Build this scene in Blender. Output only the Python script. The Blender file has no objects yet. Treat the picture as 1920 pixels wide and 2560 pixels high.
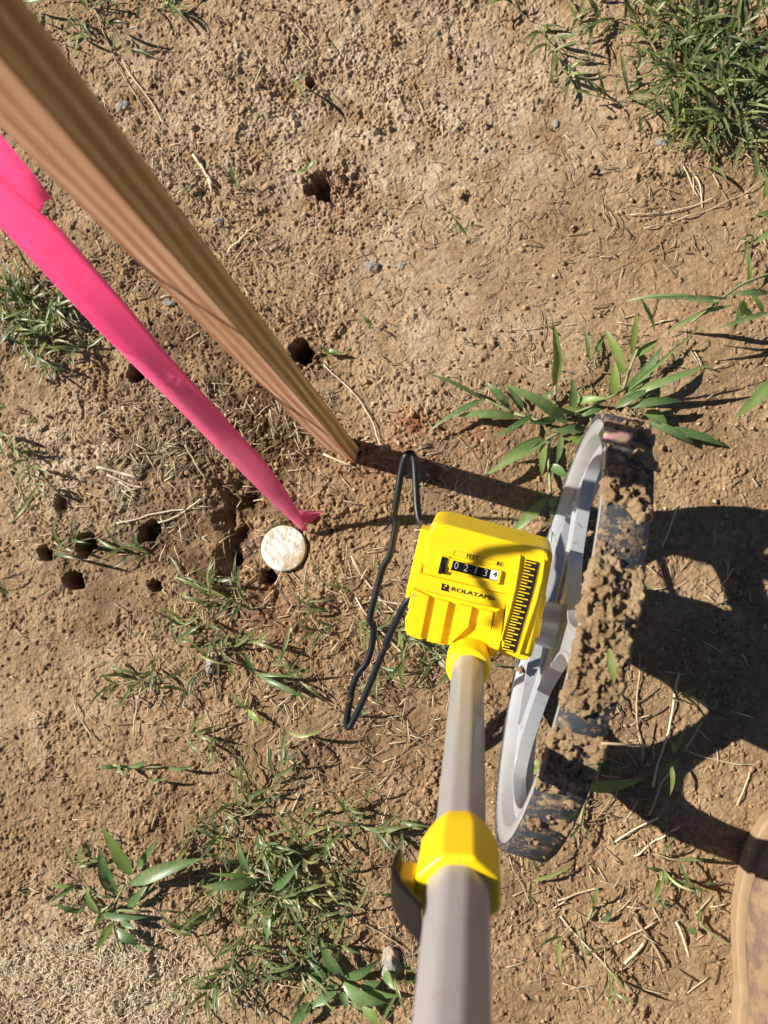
import bpy, bmesh, math, random
import numpy as np
from mathutils import Vector, Matrix, noise as NZ
S = bpy.context.scene
C = S.collection
# ------------------------------------------------------------------ camera, sky, sun, exposure
CAMH = 0.904
FPX = 1923.0
def _basis(nx, ny):
    v = np.array([nx-960, -(ny-1280), -FPX]); v /= np.linalg.norm(v)
    t = np.array([0, 0, -1.]); w = np.cross(v, t); c = v @ t
    K = np.array([[0, -w[2], w[1]], [w[2], 0, -w[0]], [-w[1], w[0], 0]])
    return np.eye(3)+K+K @ K/(1+c)
RC = _basis(1147, 1455)
cd = bpy.data.cameras.new('camera'); cam = bpy.data.objects.new('camera', cd); C.objects.link(cam)
cam.matrix_world = Matrix([[*RC[0], 0], [*RC[1], 0], [*RC[2], CAMH], [0, 0, 0, 1]])
cd.sensor_fit = 'VERTICAL'; cd.sensor_height = 36; cd.sensor_width = 27
cd.lens = FPX/2560*36
cd.clip_start = 0.01; cd.clip_end = 500
cd.dof.use_dof = True; cd.dof.focus_distance = 0.73; cd.dof.aperture_fstop = 9.5
S.camera = cam
SUN_EL = math.atan(1/1.42)
SD = Vector((1, -0.295, 0)).normalized()*math.cos(SUN_EL)+Vector((0, 0, -math.sin(SUN_EL)))   # direction light travels
wd = bpy.data.worlds.new('World'); S.world = wd; wd.use_nodes = True
nt = wd.node_tree; bg = nt.nodes['Background']; sk = nt.nodes.new('ShaderNodeTexSky')
sk.sky_type = 'NISHITA'; sk.sun_disc = False; sk.air_density = .6; sk.dust_density = .4; sk.altitude = 1500; sk.sun_elevation = SUN_EL
sk.sun_rotation = math.atan2(-SD.x, -SD.y)
nt.links.new(sk.outputs[0], bg.inputs[0]); bg.inputs[1].default_value = 0.05
ld = bpy.data.lights.new('sun', 'SUN'); ld.energy = 5.0; ld.angle = math.radians(0.5); ld.color = (1, .93, .82)
lo = bpy.data.objects.new('sun', ld); C.objects.link(lo); lo.rotation_euler = SD.to_track_quat('-Z', 'Y').to_euler()
lo.location = (-3, 1, 3)
S.view_settings.view_transform = 'Standard'; S.view_settings.look = 'None'; S.view_settings.exposure = 0.77

# ------------------------------------------------------------------ helpers
random.seed(7); rng = np.random.default_rng(7)
def ray(px, py):
    return RC @ np.array([(px-960)/FPX, -(py-1280)/FPX, -1.])      # unit depth along the camera axis
CO = np.array([0, 0, CAMH])
def at(px, py, z=0.0):
    d = ray(px, py); t = (z-CAMH)/d[2]
    return CO+d*t
def at_depth(px, py, dep): return CO+ray(px, py)*dep
def V(a): return Vector([float(k) for k in a])
class MB:
    def __init__(s): s.v = []; s.f = []; s.c = []; s.mi = []
    def add(s, vs, fs, col=0.5, mi=0):
        o = len(s.v); s.v += [tuple(float(q) for q in p) for p in vs]; s.f += [tuple(i+o for i in f) for f in fs]
        s.c += [col]*len(vs) if not isinstance(col, list) else col
        s.mi += [mi]*len(fs)
    def build(s, name, mats, parent=None, smooth=True, attr=True, loc=None):
        me = bpy.data.meshes.new(name); me.from_pydata(s.v, [], s.f)
        if not isinstance(mats, (list, tuple)): mats = [mats]
        for m in mats: me.materials.append(m)
        if len(mats) > 1: me.polygons.foreach_set('material_index', s.mi)
        me.polygons.foreach_set('use_smooth', [smooth]*len(s.f))
        if attr:
            a = me.attributes.new('tint', 'FLOAT', 'POINT'); a.data.foreach_set('value', s.c)
        me.update()
        o = bpy.data.objects.new(name, me); C.objects.link(o)
        if parent: o.parent = parent
        return o
def rebase(o, base):
    """move a top-level mesh's origin to its base"""
    b = V(base); o.data.transform(Matrix.Translation(-b)); o.location = b
def tag(o, label=None, cat=None, group=None, kind=None):
    if label: o['label'] = label
    if cat: o['category'] = cat
    if group: o['group'] = group
    if kind: o['kind'] = kind
    return o
def empty(name, loc, label, cat, group=None):
    o = bpy.data.objects.new(name, None); C.objects.link(o); o.location = V(loc); o.empty_display_size = .02
    return tag(o, label, cat, group)
def adopt(child, parent):
    child.parent = parent
    if parent.type == 'EMPTY': child.matrix_parent_inverse = Matrix.Translation(-parent.location)
    return child
_G = rng.uniform(0, 2*np.pi, (64, 256, 256))
def perlin(x, y, seed=0):
    T = _G[seed % 64]; x0 = np.floor(x).astype(int); y0 = np.floor(y).astype(int); fx = x-x0; fy = y-y0
    def g(i, j):
        a = T[(x0+i) & 255, (y0+j) & 255]; return np.cos(a)*(fx-i)+np.sin(a)*(fy-j)
    u = fx*fx*fx*(fx*(fx*6-15)+10); v = fy*fy*fy*(fy*(fy*6-15)+10)
    a = g(0, 0)*(1-u)+g(1, 0)*u; b = g(0, 1)*(1-u)+g(1, 1)*u
    return (a*(1-v)+b*v)*1.5
def fbm(x, y, sc, oct=3, seed=0, gain=.5):
    r = 0; a = 1
    for k in range(oct): r = r+a*perlin(x/sc+17.3*k+seed*3.1, y/sc-9.7*k+seed*5.7, seed+k); sc /= 2.03; a *= gain
    return r
# ------------------------------------------------------------------ materials
def mat(name, rough=.8, spec=.3):
    m = bpy.data.materials.new(name); m.use_nodes = True; n = m.node_tree.nodes; b = n['Principled BSDF']
    b.inputs['Roughness'].default_value = rough; b.inputs['Specular IOR Level'].default_value = spec
    return m, m.node_tree, b
class N:
    """tiny node helper"""
    def __init__(s, t): s.t = t
    def n(s, ty, **k):
        o = s.t.nodes.new(ty)
        for a, v in k.items(): setattr(o, a, v)
        return o
    def L(s, a, b): s.t.links.new(a, b)
    def noise(s, scale, detail=4, rough=.6, vec=None, dist=0):
        o = s.n('ShaderNodeTexNoise'); o.inputs['Scale'].default_value = scale; o.inputs['Detail'].default_value = detail
        o.inputs['Roughness'].default_value = rough; o.inputs['Distortion'].default_value = dist
        if vec is not None: s.L(vec, o.inputs['Vector'])
        return o.outputs['Fac']
    def obj(s): return s.n('ShaderNodeTexCoord').outputs['Object']
    def map(s, vec, sc):
        o = s.n('ShaderNodeMapping'); o.inputs['Scale'].default_value = sc; s.L(vec, o.inputs['Vector']); return o.outputs[0]
    def ramp(s, fac, stops, interp='LINEAR'):
        o = s.n('ShaderNodeValToRGB'); o.color_ramp.interpolation = interp; e = o.color_ramp.elements
        while len(e) < len(stops): e.new(.5)
        for i, (p, c) in enumerate(stops):
            e[i].position = p; e[i].color = (*c, 1) if not isinstance(c, (int, float)) else (c, c, c, 1)
        s.L(fac, o.inputs[0]); return o.outputs[0]
    def mix(s, fac, a, b, mode='MIX'):
        o = s.n('ShaderNodeMix', data_type='RGBA', blend_type=mode)
        for sock, v in ((o.inputs[0], fac), (o.inputs[6], a), (o.inputs[7], b)):
            if hasattr(v, 'links'): s.L(v, sock)
            elif isinstance(v, (int, float)): sock.default_value = v
            else: sock.default_value = (*v, 1)
        return o.outputs[2]
    def math(s, op, a, b=0.0):
        o = s.n('ShaderNodeMath', operation=op)
        for i, v in enumerate((a, b)):
            if hasattr(v, 'links'): s.L(v, o.inputs[i])
            else: o.inputs[i].default_value = v
        return o.outputs[0]
    def bump(s, b, h, strength, dist):
        o = s.n('ShaderNodeBump'); o.inputs['Strength'].default_value = strength; o.inputs['Distance'].default_value = dist
        s.L(h, o.inputs['Height']); s.L(o.outputs[0], b.inputs['Normal']); return o
    def attr(s, name): return s.n('ShaderNodeAttribute', attribute_name=name)
def flat(name, col, rough=.5, spec=.4, metal=0, var=.12, scale=60, bump=.0, dirt=None, dirt_amt=.5, dirt_scale=25):
    m, t, b = mat(name, rough, spec); h = N(t); o = h.obj()
    c = h.mix(h.noise(scale, 5, .6, o), tuple(k*(1-var) for k in col), tuple(min(1, k*(1+var)) for k in col))
    if dirt:
        f = h.ramp(h.noise(dirt_scale, 8, .7, o), [(dirt_amt, 0.0), (dirt_amt+.12, 1.0)]); c = h.mix(f, c, dirt)
    h.L(c, b.inputs['Base Color']); b.inputs['Metallic'].default_value = metal
    if bump: h.bump(b, h.noise(900, 3, .6, o), bump, .0005)
    return m
def soil_mat():
    m, t, b = mat('soil', .95, .15); h = N(t); o = h.obj()
    a = h.attr('tone'); sep = h.n('ShaderNodeSeparateColor'); h.L(a.outputs['Color'], sep.inputs[0])
    n1 = h.noise(14, 8, .65, o); n2 = h.noise(160, 6, .65, o); n3 = h.noise(600, 4, .6, o)
    c = h.mix(h.ramp(n1, [(.32, 0.), (.68, 1.)]), (.315, .20, .105), (.45, .315, .185))
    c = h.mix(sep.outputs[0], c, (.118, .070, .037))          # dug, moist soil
    c = h.mix(sep.outputs[1], c, (.57, .455, .32))            # dry pale dust
    c = h.mix(sep.outputs[2], c, (.36, .15, .085))            # red clay
    c = h.mix(1.0, c, h.ramp(n2, [(.3, .58), (.5, 1.), (.72, 1.26)]), 'MULTIPLY')
    sp = h.ramp(h.noise(230, 3, .5, o), [(.66, 0.), (.72, 1.)]); c = h.mix(h.math('MULTIPLY', sp, .75), c, (.07, .05, .035))
    f = h.ramp(n3, [(.62, 0.), (.74, 1.)]); c = h.mix(h.math('MULTIPLY', f, .35), c, (.6, .46, .3))
    h.L(c, b.inputs['Base Color'])
    hh = h.math('ADD', h.math('MULTIPLY', h.noise(300, 6, .75, o), .6), h.math('MULTIPLY', h.noise(1100, 3, .7, o), .4))
    h.bump(b, hh, 1., .0032)
    return m
def leaf_mat(name, c0, c1, c2, dust=.45):
    m, t, b = mat(name, .38, .45); h = N(t); o = h.obj(); a = h.attr('tint')
    c = h.ramp(a.outputs['Fac'], [(0., c0), (.55, c1), (1., c2)])
    d = h.ramp(h.noise(90, 6, .75, o), [(.5, 0.), (.68, 1.)])
    c = h.mix(h.math('MULTIPLY', d, dust), c, (.42, .36, .25))
    c = h.mix(h.math('MULTIPLY', h.ramp(h.noise(24, 5, .7, o), [(.6, 0.), (.7, 1.)]), .7), c, (.33, .27, .11))
    h.L(c, b.inputs['Base Color'])
    tr = h.n('ShaderNodeBsdfTranslucent'); h.L(h.mix(1.0, c, (1.5, 1.6, .7), 'MULTIPLY'), tr.inputs[0])
    mx = h.n('ShaderNodeMixShader'); mx.inputs[0].default_value = .3
    h.L(b.outputs[0], mx.inputs[1]); h.L(tr.outputs[0], mx.inputs[2]); h.L(mx.outputs[0], t.nodes['Material Output'].inputs[0])
    return m
def mud_mat():
    m, t, b = mat('dried_mud', .95, .1); h = N(t); o = h.obj()
    c = h.mix(h.ramp(h.noise(45, 7, .7, o), [(.35, 0.), (.65, 1.)]), (.37, .24, .125), (.60, .435, .26))
    c = h.mix(1.0, c, h.ramp(h.noise(400, 5, .7, o), [(.3, .6), (.55, 1.), (.8, 1.25)]), 'MULTIPLY')
    h.L(c, b.inputs['Base Color'])
    h.bump(b, h.noise(420, 7, .8, o), 1., .004)
    return m
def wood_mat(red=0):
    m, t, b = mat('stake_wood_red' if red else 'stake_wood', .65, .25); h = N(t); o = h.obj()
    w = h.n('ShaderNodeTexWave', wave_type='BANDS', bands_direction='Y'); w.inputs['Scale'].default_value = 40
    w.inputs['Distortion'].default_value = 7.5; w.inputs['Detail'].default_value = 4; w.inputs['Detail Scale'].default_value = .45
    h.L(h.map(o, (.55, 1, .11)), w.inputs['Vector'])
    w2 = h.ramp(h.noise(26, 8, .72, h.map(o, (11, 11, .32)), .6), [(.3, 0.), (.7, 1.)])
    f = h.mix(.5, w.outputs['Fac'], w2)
    c = h.ramp(f, [(.3, (.50, .22, .12)), (.5, (.72, .38, .235)), (.7, (.82, .56, .38))] if red else [(.3, (.24, .15, .045)), (.5, (.40, .28, .10)), (.7, (.62, .48, .21))])  # light put into the grain colours: sunlit face paler red, shaded face darker olive
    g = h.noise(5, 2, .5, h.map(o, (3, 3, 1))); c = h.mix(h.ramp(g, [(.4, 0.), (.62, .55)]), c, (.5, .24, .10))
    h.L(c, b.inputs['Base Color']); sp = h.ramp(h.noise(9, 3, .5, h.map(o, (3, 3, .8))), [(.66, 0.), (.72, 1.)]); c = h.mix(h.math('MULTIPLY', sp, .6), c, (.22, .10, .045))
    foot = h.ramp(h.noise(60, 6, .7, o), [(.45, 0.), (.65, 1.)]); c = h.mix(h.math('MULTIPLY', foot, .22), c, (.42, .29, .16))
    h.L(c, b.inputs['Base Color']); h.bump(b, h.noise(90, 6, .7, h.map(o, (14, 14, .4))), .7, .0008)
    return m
def stalk_mat():
    m, t, b = mat('dry_straw', .7, .25); h = N(t); a = h.attr('tint')
    c = h.ramp(a.outputs['Fac'], [(0., (.12, .085, .055)), (.45, (.36, .27, .165)), (.75, (.55, .45, .30)), (1., (.68, .60, .45))])
    h.L(c, b.inputs['Base Color']); return m
def cap_mat():
    m, t, b = mat('muddy_white_cap', .6, .35); h = N(t); o = h.obj()
    f = h.ramp(h.noise(38, 8, .75, h.map(o, (1.6, .7, 1))), [(.50, 0.), (.60, 1.)])
    c = h.mix(f, (.82, .80, .77), (.50, .38, .24))
    c = h.mix(h.ramp(h.noise(130, 6, .7, o), [(.58, 0.), (.66, 1.)]), c, (.34, .23, .13))
    w = h.n('ShaderNodeTexWave', bands_direction='DIAGONAL'); w.inputs['Scale'].default_value = 45; w.inputs['Distortion'].default_value = 7
    h.L(o, w.inputs['Vector'])
    c = h.mix(h.math('MULTIPLY', h.ramp(w.outputs['Fac'], [(.55, 0.), (.8, 1.)]), .5), c, (.50, .37, .23))
    h.L(c, b.inputs['Base Color']); h.bump(b, h.noise(160, 7, .75, o), 1., .0022); return m
def tape_mat():
    m, t, b = mat('pink_tape', .42, .3); h = N(t)
    b.inputs['Base Color'].default_value = (1., .34, .52, 1)
    h.bump(b, h.noise(70, 6, .7, h.map(h.obj(), (1, 1, .25))), .35, .002)
    tr = h.n('ShaderNodeBsdfTranslucent'); tr.inputs[0].default_value = (1., .27, .52, 1)
    mx = h.n('ShaderNodeMixShader'); mx.inputs[0].default_value = .68
    h.L(b.outputs[0], mx.inputs[1]); h.L(tr.outputs[0], mx.inputs[2]); h.L(mx.outputs[0], t.nodes['Material Output'].inputs[0]); return m
def rubber_mat():
    m, t, b = mat('dusty_rubber', .75, .3); h = N(t); o = h.obj()
    f = h.ramp(h.noise(90, 9, .8, o), [(.50, 0.), (.62, 1.)])
    c = h.mix(h.noise(40, 5, .6, o), (.014, .018, .026), (.06, .066, .072))
    c = h.mix(f, c, (.33, .225, .13)); h.L(c, b.inputs['Base Color']); h.bump(b, h.noise(260, 6, .7, o), .7, .0012); return m
M = dict(
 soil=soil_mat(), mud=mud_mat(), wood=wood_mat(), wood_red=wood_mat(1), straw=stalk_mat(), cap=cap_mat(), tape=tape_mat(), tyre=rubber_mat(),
 grass=leaf_mat('grass_blades', (.05, .082, .026), (.12, .165, .055), (.27, .31, .10), .8),
 leaf=leaf_mat('broad_leaf', (.06, .125, .045), (.14, .235, .085), (.27, .38, .075), .5),
 stem=flat('green_stem', (.25, .27, .13), .6, .3, var=.3),
 yellow=flat('yellow_plastic', (.90, .61, .010), .33, .45, var=.03, scale=25, bump=.12, dirt=(.52, .34, .09), dirt_amt=.59, dirt_scale=60),
 black=flat('black_plastic', (.006, .006, .007), .45, .25),
 ink=flat('black_print', (.014, .012, .01), .6, .2),
 white=flat('white_print', (.75, .75, .73), .5, .3),
 digit=flat('grey_digit_print', (.42, .42, .42), .5, .3),
 rim=flat('grey_cast_rim', (.50, .515, .54), .30, .6, metal=.35, var=.1, scale=70, bump=.15, dirt=(.30, .22, .14), dirt_amt=.60, dirt_scale=85),
 tube=flat('grey_fibreglass_tube', (.34, .335, .335), .30, .6, metal=.15, var=.10, scale=35, bump=.06, dirt=(.24, .20, .15), dirt_amt=.60, dirt_scale=38),
 wire=flat('black_coated_wire', (.010, .011, .014), .42, .4, var=.2, bump=.3, dirt=(.16, .11, .04), dirt_amt=.6, dirt_scale=40),
 steel=flat('dark_steel', (.12, .12, .13), .4, .5, metal=.8),
 stone=flat('grey_stone', (.25, .245, .24), .9, .2, var=.45, scale=120, bump=.8, dirt=(.45, .34, .22), dirt_amt=.48, dirt_scale=70),
 clay=flat('red_clay', (.24, .105, .062), .95, .1, var=.3, scale=150, bump=.8),
 boot=flat('muddy_brown_leather', (.165, .105, .08), .75, .2, var=.35, scale=60, bump=.9, dirt=(.26, .175, .10), dirt_amt=.46, dirt_scale=34),
 welt=flat('muddy_sole', (.33, .225, .13), .85, .2, var=.25, scale=60, bump=.6),
 glass=None)
m, t, b = mat('counter_lens', .08, .5); b.inputs['Base Color'].default_value = (.8, .8, .8, 1); b.inputs['Transmission Weight'].default_value = 1; b.inputs['IOR'].default_value = 1.3
M['glass'] = m
# ------------------------------------------------------------------ ground sheet (height field)
def axis(a, b, step, far):
    core = np.arange(a, b+step, step); out = [core]
    r = []; s = step; x = core[-1]
    while x < far: s *= 1.22; x += s; r.append(x)
    l = []; s = step; x = core[0]
    while x > -far: s *= 1.22; x -= s; l.append(x)
    return np.concatenate([np.array(l[::-1]), core, np.array(r)])
cs = [at(a, b) for a in (-30, 1950) for b in (-30, 2590)]
X0, X1 = min(c[0] for c in cs)-.03, max(c[0] for c in cs)+.03
Y0, Y1 = min(c[1] for c in cs)-.03, max(c[1] for c in cs)+.03
gx = axis(X0, X1, .0010, 60); gy = axis(Y0, Y1, .0010, 60)
GX, GY = np.meshgrid(gx, gy, indexing='ij')
NEAR = np.clip(1-np.maximum(np.maximum(X0-GX, GX-X1), np.maximum(Y0-GY, GY-Y1))/.25, 0, 1)
PM = FPX/CAMH      # px per metre near the nadir, on the ground
def blob(px, py, rx, ry=None, ang=0, soft=1.0):
    """soft elliptical mask, centre and radii in photo px on the ground, rotated"""
    ry = ry or rx; c = at(px, py); dx = GX-c[0]; dy = GY-c[1]; a = math.radians(ang)
    u = (dx*math.cos(a)+dy*math.sin(a))*PM/rx; v = (-dx*math.sin(a)+dy*math.cos(a))*PM/ry
    return np.exp(-(u*u+v*v)**soft)
warp1 = fbm(GX, GY, .05, 3, 1); warp2 = fbm(GX, GY, .05, 3, 5)
Z = .006*fbm(GX, GY, .35, 2, 9)+.0035*fbm(GX, GY, .11, 3, 12)
rough = .45+.5*blob(800, 250, 600, 420)+.5*blob(350, 1000, 420, 380)+.35*blob(350, 2250, 500, 400)+.35*blob(900, 1200, 260, 200)+.25*fbm(GX, GY, .12, 2, 20)
rough -= .42*blob(1350, 640, 430, 380, 0, 1.5)
rough = rough*(.55+.75*np.clip(fbm(GX, GY, .055, 3, 22)+.55, 0, 1.6))
rough = np.clip(rough, .12, 1.5)
g1 = fbm(GX+.003*warp1, GY+.003*warp2, .016, 2, 24); g2 = fbm(GX, GY, .0075, 2, 28); g3 = perlin(GX/.0036, GY/.0036, 33)
Z += rough*(.0012*g1+.0013*g2+.0011*g3+.0012*(.35-np.abs(perlin(GX/.0052+warp1, GY/.0052, 34))))*NEAR
pits = np.clip(fbm(GX+.002*warp2, GY, .0065, 2, 36)-.44, 0, 1)*np.clip(.5+1.6*fbm(GX, GY, .03, 2, 39), 0, 1.4); Z -= .010*pits*rough*NEAR
streak = fbm((GX*.86+GY*.5)/1.0, (GY*.86-GX*.5)*3.2, .03, 3, 40); Z += .0005*streak*NEAR
clod = np.clip(fbm(GX+.006*warp2, GY+.004*warp1, .028, 3, 44)-.25, 0, 1); Z += .0065*clod*rough*NEAR
lump = np.clip(fbm(GX+.004*warp1, GY, .014, 2, 41)-.5, 0, 1); Z += .006*lump*rough*NEAR
crk = 1-np.abs(fbm(GX+.01*warp1, GY+.01*warp2, .07, 2, 46)); Z -= .0022*np.clip(crk-.975, 0, 1)/.025*np.clip(fbm(GX, GY, .2, 2, 49)+.2, 0, 1)*NEAR
# crumbs stamped into the surface
ix0 = int(np.searchsorted(gx, X0)); iy0 = int(np.searchsorted(gy, Y0)); NX = int((X1-X0)/.0010); NY = int((Y1-Y0)/.0010)
for k in range(26000):
    i = rng.integers(4, NX-4); j = rng.integers(4, NY-4); I = ix0+i; J = iy0+j
    if rng.random() > .06+rough[I, J]*.85: continue
    r = .0011+.0024*rng.random()**4; n = int(r/.0010)+2; I0, I1, J0, J1 = I-n, I+n+1, J-n, J+n+1
    d = ((GX[I0:I1, J0:J1]-gx[I]-rng.uniform(-.0005, .0005))**2+((GY[I0:I1, J0:J1]-gy[J])*rng.uniform(.7, 1.4))**2)/r**2
    sg = 1 if rng.random() < .86 else -1.0
    Z[I0:I1, J0:J1] += sg*.75*r*np.sqrt(np.clip(1-d, 0, 1))
# the dug hollow round the survey cap
capc = at(711, 1371, 0)
moist = np.clip(1.5*blob(520, 1200, 250, 210, 0, 2)+1.3*blob(570, 1020, 190, 140, 0, 1.6)+.6*blob(640, 1480, 200, 110)+.5*blob(330, 1420, 260, 110)+.45*blob(430, 900, 150)+.55*blob(840, 480, 110, 90)+.35*blob(1000, 1750, 330, 170)+.3*blob(780, 1900, 200, 260)+.3*blob(280, 2050, 280, 120)+.55*blob(770, 900, 90, 60)+.45*blob(1100, 1120, 240, 90)+.3*blob(1000, 1240, 200, 100)+.25*blob(1500, 1000, 350, 180), 0, 1)
moist = np.clip((moist+.10+.28*fbm(GX, GY, .12, 3, 50))*(.75+.75*fbm(GX, GY, .05, 4, 52)), 0, 1)
pale = np.clip(.9*blob(230, 2440, 330, 190, 0, 1.5)+.75*blob(150, 1150, 270, 190)+.65*blob(900, 250, 800, 350, 0, 1.5)+.35*blob(1000, 700, 250, 250)+.3*blob(760, 1480, 80, 70)+.5*blob(1060, 1050, 130, 90)+.35*blob(1250, 850, 320, 120)+.25*blob(150, 1700, 300, 250), 0, 1)
pale = np.clip(pale*(.7+.9*fbm(GX, GY, .04, 4, 57)), 0, .95)
red = np.clip((.9*blob(1035, 1065, 45, 40)+.6*blob(960, 1150, 90, 60)+.35*blob(840, 470, 60)+.4*blob(1180, 1090, 60)+.25*blob(1650, 780, 150, 60)+.3*blob(700, 1520, 120))*(.8+.9*fbm(GX, GY, .02, 3, 61)), 0, 1)
Z -= (.019*blob(600, 1265, 74, 88, 12, 2.6)+.008*blob(575, 1400, 34, 70, -10, 2))*(1+.8*g1*.4+.35*warp1)*(1+.35*warp1)+.009*blob(640, 1410, 90, 55, 0, 2)
Z -= .006*blob(470, 1230, 190, 170, 0, 1.4)
Z += .006*blob(545, 1390, 26, 90, -12, 1.5)+.004*blob(500, 1160, 120, 18, 20)
Z += (.010*np.clip(fbm(GX, GY, .02, 3, 66), 0, 1)*blob(640, 1290, 110, 90, 0, 2)+.006*np.clip(fbm(GX, GY, .013, 3, 70), -.3, 1)*blob(560, 1100, 170, 130))
Z -= .006*blob(1600, 930, 200, 120)*.4
# toe-like scallops pressed in the soil
for px, py, r in ((590, 1235, 36), (625, 1250, 22), (560, 1300, 28), (610, 1330, 24)): Z -= .006*blob(px, py, r, r, 0, 3)
# mounds of crumbs
Z += .008*np.clip(fbm(GX, GY, .018, 3, 75)+.2, 0, 1)*(blob(1035, 1060, 70, 50)+blob(1250, 870, 40, 30)+blob(1640, 440, 90, 30)+blob(1800, 130, 130, 80)+blob(790, 1490, 70, 40)+blob(850, 430, 70, 40)+blob(1120, 2000, 60))
# probe holes
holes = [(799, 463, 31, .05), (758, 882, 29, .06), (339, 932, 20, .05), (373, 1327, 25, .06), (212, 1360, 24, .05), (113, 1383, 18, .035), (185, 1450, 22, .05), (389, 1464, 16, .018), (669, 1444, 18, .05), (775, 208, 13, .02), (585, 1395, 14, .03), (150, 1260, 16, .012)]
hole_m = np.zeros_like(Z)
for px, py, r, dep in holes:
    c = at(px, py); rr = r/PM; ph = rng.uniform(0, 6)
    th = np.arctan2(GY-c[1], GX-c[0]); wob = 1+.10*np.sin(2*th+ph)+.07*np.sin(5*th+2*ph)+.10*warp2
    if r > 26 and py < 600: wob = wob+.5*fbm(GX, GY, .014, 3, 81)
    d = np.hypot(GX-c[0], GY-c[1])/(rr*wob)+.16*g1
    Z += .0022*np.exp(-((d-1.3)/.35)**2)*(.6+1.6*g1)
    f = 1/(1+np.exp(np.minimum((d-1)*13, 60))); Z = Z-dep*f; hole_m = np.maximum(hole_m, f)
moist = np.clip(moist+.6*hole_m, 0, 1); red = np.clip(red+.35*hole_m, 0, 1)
# flat seat for the cap and wheel contact
dcap = np.hypot(GX-capc[0], GY-capc[1]); f = 1/(1+np.exp(np.minimum((dcap-.030)*900, 60))); Z = Z*(1-f)+(-.004)*f
Z = Z-.004*np.exp(-((GX-.0787)**2+(GY+.0378)**2)/.03**2)
me = bpy.data.meshes.new('ground'); nxn, nyn = GX.shape
co = np.stack([GX, GY, Z], -1).reshape(-1, 3).astype(np.float32)
me.vertices.add(len(co)); me.vertices.foreach_set('co', co.ravel())
idx = np.arange(nxn*nyn).reshape(nxn, nyn); q = np.stack([idx[:-1, :-1], idx[1:, :-1], idx[1:, 1:], idx[:-1, 1:]], -1).reshape(-1, 4).astype(np.int32)
me.loops.add(q.size); me.loops.foreach_set('vertex_index', q.ravel()); me.polygons.add(len(q))
me.polygons.foreach_set('loop_start', np.arange(0, q.size, 4, dtype=np.int32)); me.polygons.foreach_set('loop_total', np.full(len(q), 4, np.int32))
me.polygons.foreach_set('use_smooth', np.zeros(len(q), bool))
ca = me.attributes.new('tone', 'FLOAT_COLOR', 'POINT')
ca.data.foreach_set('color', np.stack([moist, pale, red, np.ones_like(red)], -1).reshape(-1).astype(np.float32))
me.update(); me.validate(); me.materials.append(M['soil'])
ground = bpy.data.objects.new('ground', me); C.objects.link(ground); tag(ground, kind='structure')
def gz(x, y):
    i = int(np.clip(np.searchsorted(gx, x), 1, nxn-1)); j = int(np.clip(np.searchsorted(gy, y), 1, nyn-1)); return float(Z[i, j])
def gp(px, py, dz=0.0):
    p = at(px, py, 0); return np.array([p[0], p[1], gz(p[0], p[1])+dz])
# ------------------------------------------------------------------ generic shapes
def tube(mb, pts, rad, seg=6, col=.5, cap=True, flatn=1.0):
    pts = [V(p) for p in pts]; n = len(pts); up = Vector((0, 0, 1)); rings = []; prev = None
    for i, p in enumerate(pts):
        d = (pts[min(i+1, n-1)]-pts[max(i-1, 0)]).normalized()
        s = d.cross(prev if prev is not None else up)
        if prev is None:
            if s.length < 1e-3: s = d.cross(Vector((1, 0, 0)))
            s.normalize()
        else:
            s = (prevs-d*prevs.dot(d)).normalized()
        u = s.cross(d); prev = u; prevs = s
        r = rad[i] if isinstance(rad, (list, tuple)) else rad
        rings.append([p+(s*math.cos(2*math.pi*k/seg)+u*math.sin(2*math.pi*k/seg)*flatn)*r for k in range(seg)])
    vs = [v for r in rings for v in r]; fs = []
    for i in range(n-1):
        for k in range(seg): a = i*seg+k; b = i*seg+(k+1) % seg; fs.append((a, b, b+seg, a+seg))
    if cap: fs.append(tuple(range(seg))[::-1]); fs.append(tuple((n-1)*seg+k for k in range(seg)))
    mb.add(vs, fs, col)
def smooth_path(pts, n=6):
    P = [np.array(p, float) for p in pts]; P = [2*P[0]-P[1]]+P+[2*P[-1]-P[-2]]; out = []
    for i in range(1, len(P)-2):
        for k in range(n):
            t = k/n; a, b, c, d = P[i-1:i+3]
            out.append(.5*((2*b)+(-a+c)*t+(2*a-5*b+4*c-d)*t*t+(-a+3*b-3*c+d)*t**3))
    out.append(P[-2]); return out
def leaf(mb, p0, p1, width, arch=.01, col=None, side=0.0, seg=7, fold=.25, twist=0.0, blunt=.0):
    """curved, keeled leaf from p0 to p1 with real bend"""
    p0 = np.array(p0, float); p1 = np.array(p1, float); d = p1-p0; L = np.linalg.norm(d); d = d/L
    hs = np.array([-d[1], d[0], 0.]); k = np.linalg.norm(hs); hs = hs/k if k > .05 else np.array([1., 0, 0])
    up = np.cross(d, hs); up = -up if up[2] < 0 else up
    col = random.random() if col is None else col; vs = []; cc = []
    for i in range(seg+1):
        t = i/seg; w = width*.5*(min(1, .35+2.6*t) if t < .25 else 1)*(1-max(0, (t-.3)/.7)**(2.0+blunt))+1e-5
        c = p0+d*L*t+up*arch*4*t*(1-t)+hs*side*4*t*(1-t)
        a = twist*t+random.uniform(-.12, .12); s = hs*math.cos(a)+up*math.sin(a); u = np.cross(d, s); u = -u if u[2] < 0 else u
        vs += [c-s*w+u*w*fold, c, c+s*w+u*w*fold]; e = random.uniform(-.04, .04); cc += [col+e, min(1, col+.12), col+e]
    fs = []
    for i in range(seg):
        for j in (0, 1): a = i*3+j; fs.append((a, a+1, a+4, a+3))
    mb.add(vs, fs, [float(min(1, max(0, q))) for q in cc])
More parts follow.
